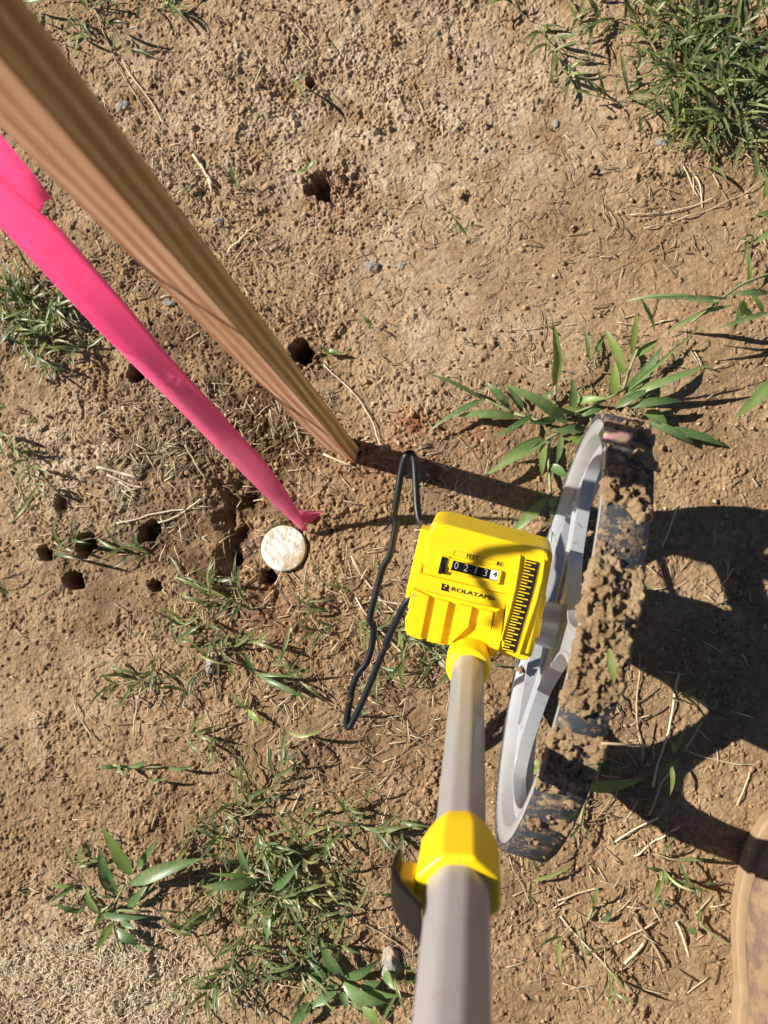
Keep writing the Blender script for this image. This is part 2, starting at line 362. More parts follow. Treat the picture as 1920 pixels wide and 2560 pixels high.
def prism(mb, outline, z0, z1, fr, taper=0.0, mi=0):
    """extrude a 2-D outline (u,v) between w=z0..z1 in frame fr=(O,U,V,W)"""
    O, U, VV, W = fr; n = len(outline); cu = sum(p[0] for p in outline)/n; cv = sum(p[1] for p in outline)/n
    P = lambda u, v, w: O+U*u+VV*v+W*w
    A = sum(outline[i][0]*outline[(i+1) % n][1]-outline[(i+1) % n][0]*outline[i][1] for i in range(n))
    if A < 0: outline = outline[::-1]
    lo = [P(u, v, z0) for u, v in outline]; hi = [P(cu+(u-cu)*(1-taper), cv+(v-cv)*(1-taper), z1) for u, v in outline]
    fs = [tuple(range(n))[::-1], tuple(range(n, 2*n))]+[(i, (i+1) % n, n+(i+1) % n, n+i) for i in range(n)]
    mb.add(lo+hi, fs, .5, mi)
def lathe(mb, prof, O, A, B1, B2, seg=96, closed=True):
    """profile [(r, w)] revolved about axis A through O"""
    n = len(prof); vs = []
    for k in range(seg):
        a = 2*math.pi*k/seg; e = B1*math.cos(a)+B2*math.sin(a)
        vs += [O+e*r+A*w for r, w in prof]
    fs = []
    for k in range(seg):
        k2 = (k+1) % seg
        for i in range(n if closed else n-1):
            j = (i+1) % n; fs.append((k*n+i, k*n+j, k2*n+j, k2*n+i))
    mb.add(vs, fs)
def bevel(o, w, seg=2, ang=35):
    b = o.modifiers.new('bevel', 'BEVEL'); b.width = w; b.segments = seg; b.limit_method = 'ANGLE'; b.angle_limit = math.radians(ang)
    for p in o.data.polygons: p.use_smooth = True
    w = o.modifiers.new('wn', 'WEIGHTED_NORMAL'); w.keep_sharp = True; return o
def recalc(o):
    bm = bmesh.new(); bm.from_mesh(o.data); bmesh.ops.recalc_face_normals(bm, faces=bm.faces); bm.to_mesh(o.data); bm.free(); return o
def outline_arc(cx, cy, r, n=24): return [(cx+r*math.cos(2*math.pi*k/n), cy+r*math.sin(2*math.pi*k/n)) for k in range(n)]
# ------------------------------------------------------------------ measuring wheel
YAW = .24; R = .194
WA = V((math.sin(YAW), math.cos(YAW), 0)); WN = V((math.cos(YAW), -math.sin(YAW), -.004)).normalized(); WU = V((0, 0, 1))
WC = V((.0771, -.0372, R))
contact = V((WC.x, WC.y, 0))
wheel = empty('measuring_wheel', contact, 'muddy yellow measuring wheel with grey rim and octagonal telescoping handle beside the wooden stake', 'measuring wheel')
def wpart(mb, name, m, parent=None, smooth=True, bev=None):
    o = recalc(mb.build(name, m, None, smooth))
    if bev: bevel(o, *bev)
    if parent is None: adopt(o, wheel)
    else:
        o.parent = parent; o.matrix_parent_inverse = Matrix.Translation(-wheel.location)
        o.matrix_parent_inverse = Matrix.Translation(-parent.matrix_basis.translation) if False else Matrix.Identity(4)
    return o
TW = .034
mb = MB(); lathe(mb, [(R-.006, .0), (R-.0015, .0), (R, .0012), (R, TW-.0012), (R-.0015, TW), (R-.006, TW)], WC, WN, WA, WU, 160)
tyre = wpart(mb, 'tyre', M['tyre'])
mb = MB(); lathe(mb, [(R-.0062, .0008), (R-.0062, TW-.0008), (R-.020, TW-.001), (R-.021, TW-.003), (R-.0225, .0215), (R-.0225, .0100), (R-.0205, .0026), (R-.0185, .0008)], WC, WN, WA, WU, 160)
rim = wpart(mb, 'rim', M['rim'])
# cast web: hub disc, three spokes and rim ring in one piece, rounded openings with a raised lip
SPA = [math.radians(a) for a in (94, -26, -146)]
def bez(a, c, b, n=8): return [((1-t)**2*a[0]+2*t*(1-t)*c[0]+t*t*b[0], (1-t)**2*a[1]+2*t*(1-t)*c[1]+t*t*b[1]) for t in [k/n for k in range(n+1)]]
def opening(a0, a1):
    """closed 2-D outline of the opening between the spokes at angles a0 < a1"""
    def on(a, sgn, r_, hw): return (math.cos(a)*r_-math.sin(a)*sgn*hw, math.sin(a)*r_+math.cos(a)*sgn*hw)
    hwf = lambda r_: .0125+.020*max(0, 1-(r_-.03)/.05)**2+.010*max(0, (r_-.10)/.06)**2
    L1 = [on(a0, 1, r_, hwf(r_)) for r_ in (.046, .055, .065, .08, .10, .12, .132)]
    L2 = [on(a1, -1, r_, hwf(r_)) for r_ in (.132, .12, .10, .08, .065, .055, .046)]
    RO = .1585; da = .26
    arc = [(RO*math.cos(a0+da+(a1-a0-2*da)*k/30), RO*math.sin(a0+da+(a1-a0-2*da)*k/30)) for k in range(31)]
    c1 = on(a0, 1, RO-.002, hwf(RO)*1.05); c2 = on(a1, -1, RO-.002, hwf(RO)*1.05)
    am = (a0+a1)/2; ch = (.040*math.cos(am), .040*math.sin(am))
    return L1[:-1]+bez(L1[-1], c1, arc[0])[:-1]+arc+bez(arc[-1], c2, L2[0])[1:]+L2[1:]+bez(L2[-1], ch, L1[0])[1:-1]
HO = [opening(SPA[2], SPA[1]), opening(SPA[1], SPA[0]), opening(SPA[0], SPA[2]+2*math.pi)]
PW = lambda q, w: WC+WA*q[0]+WU*q[1]+WN*w
bm = bmesh.new(); edges = []
for loop in [[(.1712*math.cos(2*math.pi*k/160), .1712*math.sin(2*math.pi*k/160)) for k in range(160)]]+HO:
    vv = [bm.verts.new(PW(q, .0125)) for q in loop]; edges += [bm.edges.new((vv[k], vv[(k+1) % len(vv)])) for k in range(len(vv))]
bmesh.ops.triangle_fill(bm, use_beauty=True, use_dissolve=False, edges=edges, normal=WN)
ex = bmesh.ops.extrude_face_region(bm, geom=bm.faces[:]); bmesh.ops.translate(bm, verts=[v for v in ex['geom'] if isinstance(v, bmesh.types.BMVert)], vec=WN*.0065)
bmesh.ops.recalc_face_normals(bm, faces=bm.faces)
me = bpy.data.meshes.new('web'); bm.to_mesh(me); bm.free(); me.materials.append(M['rim']); web = bpy.data.objects.new('spoked_web', me); C.objects.link(web); adopt(web, wheel)
for ho in HO:
    n = len(ho); lip = MB(); ring = []
    for k in range(n):
        a, b = ho[k-1], ho[(k+1) % n]; d = (b[0]-a[0], b[1]-a[1]); l_ = math.hypot(*d); nn_ = (d[1]/l_, -d[0]/l_)
        q0_ = (ho[k][0]-nn_[0]*.0004, ho[k][1]-nn_[1]*.0004); q1_ = (ho[k][0]+nn_[0]*.0036, ho[k][1]+nn_[1]*.0036)
        ring.append([PW(q0_, .0090), PW(q0_, .0225), PW(q1_, .0215), PW(q1_, .0100)])
    lip.add([p for q in ring for p in q], [(k*4+i, k*4+(i+1) % 4, ((k+1) % n)*4+(i+1) % 4, ((k+1) % n)*4+i) for k in range(n) for i in range(4)])
    lo_ = wpart(lip, 'opening_lip', M['rim'], web, True, (.0009, 2))
mb = MB(); lathe(mb, [(.002, -.016), (.017, -.016), (.019, -.014), (.021, .010), (.032, .0115), (.032, .0235), (.018, .024), (.017, .036), (.002, .036)], WC, WN, WA, WU, 48)
wpart(mb, 'hub', M['rim'], None, True, (.0008, 2))
mb = MB(); lathe(mb, [(.0005, -.034), (.0045, -.034), (.0045, -.0125), (.0005, -.0125)], WC, WN, WA, WU, 12)
lathe(mb, [(.0005, -.020), (.0085, -.020), (.0085, -.0128), (.0005, -.0128)], WC, WN, WA, WU, 6)
wpart(mb, 'axle_bolt', M['steel'], None, False)
# caked mud on the tread
def tread_find(px, py):
    best = None
    for k in range(0, 361):
        a = math.radians(k*.5)
        for w in (0, .0085, .017, .0255, .034):
            p = WC+(WA*math.cos(a)+WU*math.sin(a))*R+WN*w
            q = RC.T @ (np.array(p)-CO); x = 960+FPX*q[0]/-q[2]; y = 1280-FPX*q[1]/-q[2]
            d = (x-px)**2+(y-py)**2
            if best is None or d < best[0]: best = (d, a, w)
    return best[1], best[2]
nt_, nw_ = 1300, 60
TH, WW = np.meshgrid(np.linspace(-.5, math.pi+.5, nt_), np.linspace(-.006, TW+.006, nw_), indexing='ij')
SX = TH*R; hmud = -.0035+.003*fbm(SX, WW, .02, 3, 90)
for px, py, rs_, rw_, h_ in ((1575, 1050, .016, .024, .0055), (1590, 1085, .013, .022, .006), (1540, 1075, .010, .012, .005), (1560, 1200, .011, .022, .008), (1545, 1230, .011, .014, .009), (1610, 1270, .012, .008, .006), (1530, 1100, .008, .006, .004), (1605, 1480, .018, .008, .006), (1480, 1450, .016, .010, .008), (1510, 1450, .018, .014, .008), (1500, 1530, .018, .024, .008), (1540, 1580, .010, .018, .006), (1500, 1650, .012, .024, .006), (1490, 1700, .018, .026, .007), (1455, 1750, .010, .022, .006), (1430, 1870, .013, .026, .006), (1415, 1925, .014, .024, .006), (1390, 1955, .008, .02, .005), (1330, 2055, .008, .007, .0042), (1390, 2060, .008, .009, .004), (1420, 2010, .006, .006, .0038), (1610, 1150, .012, .01, .005), (1330, 2100, .006, .02, .002), (1560, 1330, .004, .006, .002)):
    a, w = tread_find(px, py); q_ = fbm(SX+px*.01, WW, .012, 3, 95); d = (((SX-a*R)/rs_)**2+((WW-w)/rw_)**2)*(1+.55*q_)
    hmud = np.maximum(hmud, h_*.85*np.exp(-np.clip(d*.8, 0, 9)**2.2)*(.75+.5*fbm(SX, WW, .011, 3, 95))-.0018)
lm_ = np.clip(hmud/.004, 0, 1)
for k in range(9000):
    i = rng.integers(8, nt_-8); j = rng.integers(4, nw_-4)
    if rng.random() > .12+.88*lm_[i, j]: continue
    r_ = .0009+.0022*rng.random()**2.5; n = int(r_/.0006)+2; I0, I1, J0, J1 = max(0, i-n), i+n+1, max(0, j-n), j+n+1
    d = ((SX[I0:I1, J0:J1]-SX[i, j])**2+(WW[I0:I1, J0:J1]-WW[i, j])**2*rng.uniform(.6, 1.6))/r_**2
    hmud[I0:I1, J0:J1] += (1 if rng.random() < .86 else -.7)*.6*r_*np.sqrt(np.clip(1-d, 0, 1))
hmud += lm_*(.0010*perlin(SX/.0045, WW/.0045, 101)+.0014*perlin(SX/.0021, WW/.0021, 102))+.0005*perlin(SX/.003, WW/.003, 103)
edge = np.clip((np.abs(WW-TW/2)-TW/2)/.006, 0, 1)
hh = np.where(edge > 0, hmud-edge*.008*(hmud > 0), hmud)
vs = []; ctw = np.clip(WW, -.006, TW+.006)
Wc, An, Un, Nn = (np.array(q) for q in (WC, WA, WU, WN))
rad = R+.0004+np.where(hh > 0, hh, -.002)-.010*edge**2
VV_ = Wc+(An*np.cos(TH)[..., None]+Un*np.sin(TH)[..., None])*rad[..., None]+Nn*ctw[..., None]
msk = hh > 0; fs = []
for i in range(nt_-1):
    for j in range(nw_-1):
        if msk[i, j] or msk[i+1, j] or msk[i, j+1] or msk[i+1, j+1]: a = i*nw_+j; fs.append((a, a+nw_, a+nw_+1, a+1))
mb = MB(); mb.add(VV_.reshape(-1, 3), fs); mudo = wpart(mb, 'caked_mud', M['mud'], tyre)
def lumpy(mb, c, r, seed=0, sq=(1, 1, 1), sub=2, col=.5, amp=.35):
    bm = bmesh.new(); bmesh.ops.create_icosphere(bm, subdivisions=sub, radius=1.0); rr = random.Random(seed)
    ph = [Vector((rr.uniform(-4, 4), rr.uniform(-4, 4), rr.uniform(-4, 4))) for _ in range(5)]
    vs = []
    for v in bm.verts:
        k = 1+amp*sum(math.sin(v.co.dot(q)+i)*.25 for i, q in enumerate(ph))+amp*1.1*NZ.fractal(v.co*2.1+ph[0], .8, 2.1, 5); vs.append(V(c)+Vector((v.co.x*sq[0], v.co.y*sq[1], v.co.z*sq[2]))*r*k)
    mb.add(vs, [tuple(w.index for w in f.verts) for f in bm.faces], col); bm.free()
# counter housing, in the plane of its face
TILT = math.radians(17)
FU = V((math.cos(YAW), -math.sin(YAW), 0)); FV = V((math.sin(YAW)*math.cos(TILT), math.cos(YAW)*math.cos(TILT), math.sin(TILT))); FW = FU.cross(FV).normalized()
FO = V(at(1200, 1475, .262)); FR = (FO, FU, FV, FW)
def F(x, y, w=0.0):
    """photo crop coordinates of the housing -> (u, v) on the plane at height w over the face"""
    px, py = 960+x*.27728, 1280+y*.27728; d = V(ray(px, py)); o = V(CO)-FO-FW*w
    t = -o.dot(FW)/d.dot(FW); p = o+d*t; return (p.dot(FU), p.dot(FV))
def FL(pts, w=0.0): return [F(x, y, w) for x, y in pts]
def fprism(pts, w0, w1, mb=None, taper=0.0, wref=None):
    mb = mb or MB(); prism(mb, FL(pts, w1 if wref is None else wref), w0, w1, FR, taper); return mb
mb = fprism([(425, 120), (450, 95), (560, 88), (1440, 330), (1500, 355), (1522, 400), (1500, 520), (1452, 765), (1466, 775), (1425, 955), (1390, 958), (1404, 995), (1374, 1142), (1346, 1146), (1364, 1190), (1330, 1300), (1290, 1330), (1255, 1338), (1060, 1290), (1030, 1255), (1000, 1310), (960, 1305), (930, 1230), (600, 1200), (520, 1198), (385, 1168), (375, 1142), (318, 1152), (215, 1110), (188, 1065), (190, 960), (240, 900), (215, 860), (240, 760), (262, 660), (290, 500), (340, 480), (400, 200)], -.055, -.010)
housing = wpart(mb, 'counter_housing', M['yellow'], None, True, (.0022, 3))
mb = fprism([(470, 230), (1380, 430), (1400, 560), (1290, 1180), (1180, 1200), (330, 1000), (330, 900)], -.125, -.05, None, 0, -.05); wpart(mb, 'gear_case', M['yellow'], housing, True, (.003, 3))
def hpart(mb, name, m, bev=None, smooth=True): return wpart(mb, name, m, housing, smooth, bev)
# left back plate, upper panel, label band, ribs, scale bed - all moulded in one yellow shell
mb = fprism([(330, 150), (420, 175), (330, 500), (230, 770), (190, 782), (205, 690)], -.032, -.014)
hpart(mb, 'back_plate', M['yellow'], (.0012, 2))
mb = fprism([(435, 140), (470, 118), (560, 112), (1430, 345), (1475, 375), (1490, 420), (1440, 700), (1310, 1290), (1060, 1230), (1112, 750), (345, 560), (395, 230)], -.012, -.0005)
hpart(mb, 'front_panel', M['yellow'], (.0018, 3))
mb = MB()
for pts in ([(238, 792), (395, 828), (405, 775), (325, 1135), (215, 1095)],):
    fprism([(255, 690), (405, 760), (330, 1140), (222, 1100), (196, 1060), (225, 880)], -.012, -.0060, mb)
fprism([(470, 785), (585, 815), (508, 1185), (395, 1160)], -.012, -.0056, mb)
fprism([(672, 830), (795, 862), (760, 1040), (600, 1185), (592, 1180)], -.012, -.0056, mb)
fprism([(878, 880), (985, 905), (950, 1170), (835, 1040)], -.012, -.0056, mb)
fprism([(1010, 900), (1085, 880), (1040, 1235), (955, 1300), (940, 1180)], -.012, -.005, mb)
hpart(mb, 'stiffening_ribs', M['yellow'], (.0016, 3))
mb = fprism([(290, 562), (345, 560), (1118, 750), (1088, 882), (700, 795), (262, 682)], -.012, -.0022)
hpart(mb, 'label_band', M['yellow'], (.0008, 2))
mb = fprism([(310, 470), (350, 480), (335, 545), (400, 600), (380, 690), (262, 678), (285, 560)], -.012, -.0030)
hpart(mb, 'clip', M['yellow'], (.0014, 3))
# scale strip
LE = [(1278, 428), (1262, 510), (1243, 595), (1222, 680), (1203, 765), (1180, 855), (1156, 935), (1133, 1012), (1110, 1090), (1088, 1168), (1066, 1242)]
RE = [(1400, 456), (1380, 560), (1360, 650), (1338, 740), (1312, 830), (1285, 920), (1260, 1005), (1238, 1085), (1216, 1165), (1200, 1215), (1186, 1274)]
mb = fprism([(1218, 385), (1238, 395), (1225, 500), (1190, 700), (1140, 900), (1085, 1090), (1062, 1170), (1045, 1168), (1080, 1060), (1125, 880), (1165, 700), (1195, 520)], -.002, .0022)
fprism([(1440, 430), (1455, 450), (1430, 620), (1385, 800), (1320, 990), (1260, 1180), (1225, 1290), (1200, 1282), (1232, 1180), (1285, 1000), (1345, 810), (1395, 620)], -.002, .0024, mb)
hpart(mb, 'scale_border', M['yellow'], (.001, 2))
mb = fprism(LE+RE[::-1], -.001, .0006); strip = hpart(mb, 'scale_strip', M['ink'], None, False)
def lerp_edge(E, t):
    s = t*(len(E)-1); i = min(int(s), len(E)-2); f = s-i; return (E[i][0]*(1-f)+E[i+1][0]*f, E[i][1]*(1-f)+E[i+1][1]*f)
mb = MB(); NT = 31
for k in range(NT):
    t = (k+.55)/NT; a = lerp_edge(LE, t); b = lerp_edge(RE, t); ln = .86 if k % 2 == 0 else .50; hwk = 4.6
    c = (a[0]+112*ln, a[1]+29*ln); fprism([(a[0]-3, a[1]-hwk), (c[0], c[1]-hwk), (c[0], c[1]+hwk), (a[0]-3, a[1]+hwk)], .0004, .0010, mb)
hpart(mb, 'scale_marks', M['yellow'], None, False)
# counter window
mb = fprism([(632, 428), (1044, 530), (1022, 625), (606, 520)], -.001, .0004); win = hpart(mb, 'counter_window', M['black'], None, False)
mb = MB()
fprism([(600, 418), (1062, 532), (1058, 545), (596, 432)], -.001, .0022, mb); fprism([(590, 522), (1030, 632), (1024, 652), (578, 540)], -.001, .0018, mb)
fprism([(1044, 528), (1066, 534), (1040, 655), (1020, 640)], -.001, .0022, mb); fprism([(612, 420), (632, 430), (604, 528), (584, 520)], -.001, .0022, mb)
hpart(mb, 'window_frame', M['yellow'], (.0006, 2))
mb = fprism([(968, 520), (1036, 537), (1018, 618), (950, 600)], .0004, .0009); hpart(mb, 'digit_drum', M['white'], None, False)
for k in range(4):
    mb = fprism([(642+k*82, 436+k*20.4), (710+k*82, 453+k*20.4), (690+k*82, 538+k*20.4), (622+k*82, 521+k*20.4)], .0004, .0008, None); hpart(mb, 'digit_drum', M['black'], (.0002, 1), False)
mb = fprism([(530, 408), (577, 420), (545, 562), (494, 548)], -.001, .0006); slot = hpart(mb, 'reset_slot', M['ink'], None, False)
mb = fprism([(505, 480), (556, 492), (540, 560), (497, 548)], 0, .004); hpart(mb, 'reset_knob', M['black'], (.0012, 3))
mb = MB()
fprism([(515, 385), (592, 405), (590, 416), (526, 402), (488, 556), (474, 556)], -.001, .0018, mb)
hpart(mb, 'slot_lip', M['yellow'], (.0006, 2))
# engraved thin box round FEET / IN
mb = MB()
def line(a, b, w, th=.0006):
    d = (b[0]-a[0], b[1]-a[1]); L_ = math.hypot(*d); n_ = (-d[1]/L_*w, d[0]/L_*w)
    fprism([(a[0]-n_[0], a[1]-n_[1]), (b[0]-n_[0], b[1]-n_[1]), (b[0]+n_[0], b[1]+n_[1]), (a[0]+n_[0], a[1]+n_[1])], -.001, -.00015, mb)
line((636, 345), (1080, 455), 1.6); line((636, 345), (622, 392), 1.6); line((622, 392), (1066, 492), 1.6); line((1080, 455), (1066, 492), 1.6)
hpart(mb, 'label_outline', flat('dark_yellow_line', (.45, .28, .01), .5), None, False)
def text(s, p0, p1, h, w, name, m, depth=.0003, font_w=1.0, bold=0.0):
    """lettering from crop point p0 (baseline left) to p1 (baseline right), cap height h in crop px, on plane w"""
    cu = bpy.data.curves.new(name, 'FONT'); cu.body = s; cu.size = 1; cu.extrude = .02; cu.offset = bold; cu.resolution_u = 4
    o = bpy.data.objects.new(name, cu); C.objects.link(o); dg = bpy.context.evaluated_depsgraph_get(); dg.update()
    me = bpy.data.meshes.new_from_object(o.evaluated_get(dg)); bpy.data.objects.remove(o)
    xs = [v.co.x for v in me.vertices]; ys = [v.co.y for v in me.vertices]; x0, x1, y0, y1 = min(xs), max(xs), min(ys), max(ys)
    a = Vector(F(*p0, w)); b = Vector(F(*p1, w)); d = (b-a); W_ = d.length; d.normalize(); n_ = Vector((-d.y, d.x)); H_ = h*.27728/FPX*.655
    for v in me.vertices:
        q = a+d*((v.co.x-x0)/(x1-x0)*W_)+n_*((v.co.y-y0)/(y1-y0)*H_); v.co = FO+FU*q.x+FV*q.y+FW*(w+(v.co.z/.02)*depth)
    me.materials.append(m); o = bpy.data.objects.new(name, me); C.objects.link(o); return recalc(o)
def lettering(*a, **k):
    o = text(*a, **k); o.parent = housing; return o
lettering('FEET', (742, 413), (852, 436), 38, -.0004, 'lettering', M['ink'], bold=0)
lettering('IN', (1012, 477), (1054, 488), 34, -.0004, 'lettering', M['ink'], bold=0)
lettering('ROLATAPE', (606, 708), (972, 794), 36, -.0021, 'lettering', M['ink'], bold=.012)
lettering('®', (976, 792), (998, 797), 20, -.0021, 'lettering', M['ink'])
for k, ch in enumerate('0213'):
    x = 628+k*87; y = 507+k*21.5; wd_ = 9 if ch == '1' else 0; lettering(ch, (x+1+wd_, y+wd_*.25), (x+34-wd_, y+9-wd_*.25), 62, .0009, 'digit', M['digit'], bold=-.012)
lettering('4', (975, 578), (1012, 588), 45, .0010, 'digit', M['ink'], bold=0)
# emblem: a blocky R with a round eye and a foot
mb = MB()
fprism([(523, 643), (575, 655), (584, 668), (583, 685), (574, 697), (584, 721), (513, 703), (518, 672)], -.0022, -.0017, mb)
em = hpart(mb, 'emblem', M['ink'], None, False)
mb = MB(); prism(mb, [(F(558, 664, -.0016)[0]+.0009*math.cos(k*.524), F(558, 664, -.0016)[1]+.0009*math.sin(k*.524)) for k in range(12)], -.0018, -.0014, FR)
fprism([(541, 676), (549, 678), (545, 690), (537, 686)], -.0018, -.0014, mb)
fprism([(516, 661), (521, 661), (516, 690), (511, 690)], -.0024, -.0014, mb)
hpart(mb, 'emblem_eye', M['yellow'], None, False)
# right side mounting bosses
mb = MB(); fprism([(1385, 955), (1430, 965), (1400, 1135), (1375, 1140)], -.05, -.014, mb); hpart(mb, 'side_boss', M['yellow'], (.001, 2))
# ------------------------------------------------------------------ handle
PD = -(RC @ np.array([(1200-960)/FPX, -(1010-1280)/FPX, -1.])); PD = V(PD).normalized()      # unit, upwards along the pole
PB = V(at_depth(1170, 1678, .625))
def on_pole(py):
    """distance along the pole whose centre projects to photo row py"""
    lo, hi = -.2, 1.0; 
    for _ in range(50):
        m_ = (lo+hi)/2; q = RC.T @ (np.array(PB+PD*m_)-CO)
        if -q[2] > .02 and 1280-FPX*q[1]/-q[2] < py: lo = m_
        else: hi = m_
    return lo
PS = PD.cross(V((0, 1, 0))).normalized(); PT = PS.cross(PD)
if PS.x < 0: PS = -PS
PT = PD.cross(PS)
def octo(mb, prof, seg=8, rot=math.pi/8, cap=True, ell=1.0):
    vs = []
    for r, s in prof: vs += [PB+PD*s+(PS*math.cos(rot+2*math.pi*k/seg)*ell+PT*math.sin(rot+2*math.pi*k/seg))*r for k in range(seg)]
    n = len(prof); fs = [(i*seg+k, i*seg+(k+1) % seg, (i+1)*seg+(k+1) % seg, (i+1)*seg+k) for i in range(n-1) for k in range(seg)]
    if cap: fs += [tuple(range(seg))[::-1], tuple((n-1)*seg+k for k in range(seg))]
    mb.add(vs, fs); return mb
s_col0 = on_pole(2085); s_col1 = on_pole(2235)
mb = octo(MB(), [(.0137, -.06), (.0137, s_col1)]); wpart(mb, 'lower_tube', M['tube'], None, True, (.0026, 4, 20))
mb = octo(MB(), [(.0150, s_col0+.01), (.0150, .95)]); wpart(mb, 'upper_tube', M['tube'], None, True, (.0034, 4, 20))
mb = octo(MB(), [(.0142, s_col0), (.0165, s_col0+.008), (.0188, s_col0+.018), (.0195, s_col1-.004), (.0192, s_col1), (.0160, s_col1)], 8, math.pi/8, True, 1.06)
collar = wpart(mb, 'clamp_collar', M['yellow'], None, True, (.0022, 4, 15))
# black flip lever on its yellow mount
fr = (PB+PD*(s_col1-.004), PS, PT, PD)
mb = MB(); prism(mb, [(-.0275, -.005), (-.019, -.005), (-.019, .005), (-.0275, .005)], -.012, .004, fr)
wpart(mb, 'lever_body', M['yellow'], collar, True, (.002, 3))
mb = MB()
lp = [(q[0]+.004, q[1]+.003) for q in [(-.0325, -.020), (-.0345, -.010), (-.034, .000), (-.030, .010), (-.024, .018), (-.0185, .026), (-.0185, .019), (-.023, .013), (-.028, .005), (-.031, -.003), (-.0305, -.018)]]
fr2 = (PB+PD*(s_col1-.004), PS, PD, -PT)
prism(mb, lp, -.0085, .0085, fr2); wpart(mb, 'lever', M['black'], collar, True, (.0012, 2))
mb = octo(MB(), [(.0140, -.040), (.0186, -.038), (.0186, -.010), (.0176, -.004), (.0140, -.003)], 24, 0)
wpart(mb, 'handle_socket', M['yellow'], housing, True, (.0012, 3, 30))
# ------------------------------------------------------------------ kickstand
ks = [(1078, 1335, .205), (1066, 1325, .205), (1046, 1292, .205), (1040, 1220, .200), (1037, 1160, .195), (1030, 1134, .19), (1016, 1138, .19), (1005, 1169, .185), (996, 1220, .18), (989, 1265, .175), (986, 1287, .172), (991, 1303, .17), (984, 1347, .165), (973, 1392, .16), (958, 1416, .155), (948, 1450, .15), (936, 1495, .145), (926, 1536, .14), (925, 1553, .138), (934, 1568, .136), (931, 1609, .13), (917, 1655, .125), (895, 1684, .12), (881, 1718, .115), (872, 1770, .105), (866, 1805, .10), (871, 1819, .10), (881, 1806, .102), (902, 1763, .11), (936, 1684, .125), (971, 1595, .145), (991, 1553, .155), (1008, 1516, .165), (1030, 1490, .17), (1060, 1470, .175)]
mb = MB(); tube(mb, smooth_path([at(*p) for p in ks], 3), .0034, 12); wpart(mb, 'kickstand', M['wire'])
# ------------------------------------------------------------------ survey stake
mb = MB(); q0, q1, q2 = at(805, 1116), at(889, 1160), at(899, 1122); q3 = q0+q2-q1
ctr = (q0+q2)/2; bz = gz(ctr[0], ctr[1])
lv = [-.03, .002, .2, .4, .6, .78]; vs = []
for z in lv: vs += [np.array([q[0], q[1], z]) for q in (q0, q1, q2, q3)]
fs = [(i*4+k, i*4+(k+1) % 4, (i+1)*4+(k+1) % 4, (i+1)*4+k) for i in range(len(lv)-1) for k in range(4)]+[(3, 2, 1, 0), (20, 21, 22, 23)]
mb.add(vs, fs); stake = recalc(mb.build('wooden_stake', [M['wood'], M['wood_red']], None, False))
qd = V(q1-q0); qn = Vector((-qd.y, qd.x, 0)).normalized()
for p_ in stake.data.polygons: p_.material_index = 1 if abs(p_.normal.dot(qn)) > .8 else 0  # broad faces take the painted sunlit tone, the others the shaded one
bevel(stake, .0008, 2)
rebase(stake, (ctr[0], ctr[1], bz)); tag(stake, 'tall square-cut wooden survey stake driven into the soil at upper left', 'stake')
# ------------------------------------------------------------------ pink flagging tape (thin film with real thickness)
def film(name, rows, m, th=.00025, parent=None):
    mb = MB(); k = len(rows[0]); vs = [p for r in rows for p in r]
    mb.add(vs, [(i*k+j, i*k+j+1, (i+1)*k+j+1, (i+1)*k+j) for i in range(len(rows)-1) for j in range(k-1)])
    o = mb.build(name, m, parent); s = o.modifiers.new('thickness', 'SOLIDIFY'); s.thickness = th; return o
st = [((757, 1329), (769, 1325), .006, .4), ((723, 1297), (747, 1279), .030, .3), ((682, 1258), (727, 1246), .055, .25), ((637, 1216), (706, 1213), .085, .22), ((582, 1160), (668, 1160), .12, .2), ((521, 1099), (602, 1088), .16, .2), ((399, 978), (490, 964), .24, .2), ((310, 890), (405, 870), .30, .22), ((231, 811), (324, 772), .36, .25), ((150, 728), (231, 662), .42, .3), ((75, 643), (150, 570), .47, .35), ((0, 568), (40, 478), .52, .35), ((-90, 485), (-50, 395), .57, .35), ((-200, 385), (-160, 300), .61, .4)]
def tape_row(lo, up, z, cr):
    a = at(*lo, z); b = at(*up, z+.012); c = a*(cr)+b*(1-cr); c = c+np.array([0, 0, .004]); m1 = (a+c)/2+np.array([0, 0, .001]); m2 = (c+b)/2
    return [a, m1, c, m2, b]
rows = [tape_row(*s_) for s_ in st]
fine = []
for i in range(len(rows)-1):
    for k in range(4): fine.append([rows[i][j]*(1-k/4)+rows[i+1][j]*k/4 for j in range(5)])
fine.append(rows[-1])
for i_, r_ in enumerate(fine):
    wz = 1-abs(2*i_/len(fine)-1)*.3
    for j_ in range(5): r_[j_] = r_[j_]+np.array([.0002*math.sin(i_*.9+j_*1.3), .0003*math.cos(i_*.53+j_*2.1), .0005*wz*math.sin(i_*.37+j_*1.7)+.0003*math.sin(i_*1.3+j_)])
P_end = rows[-1]
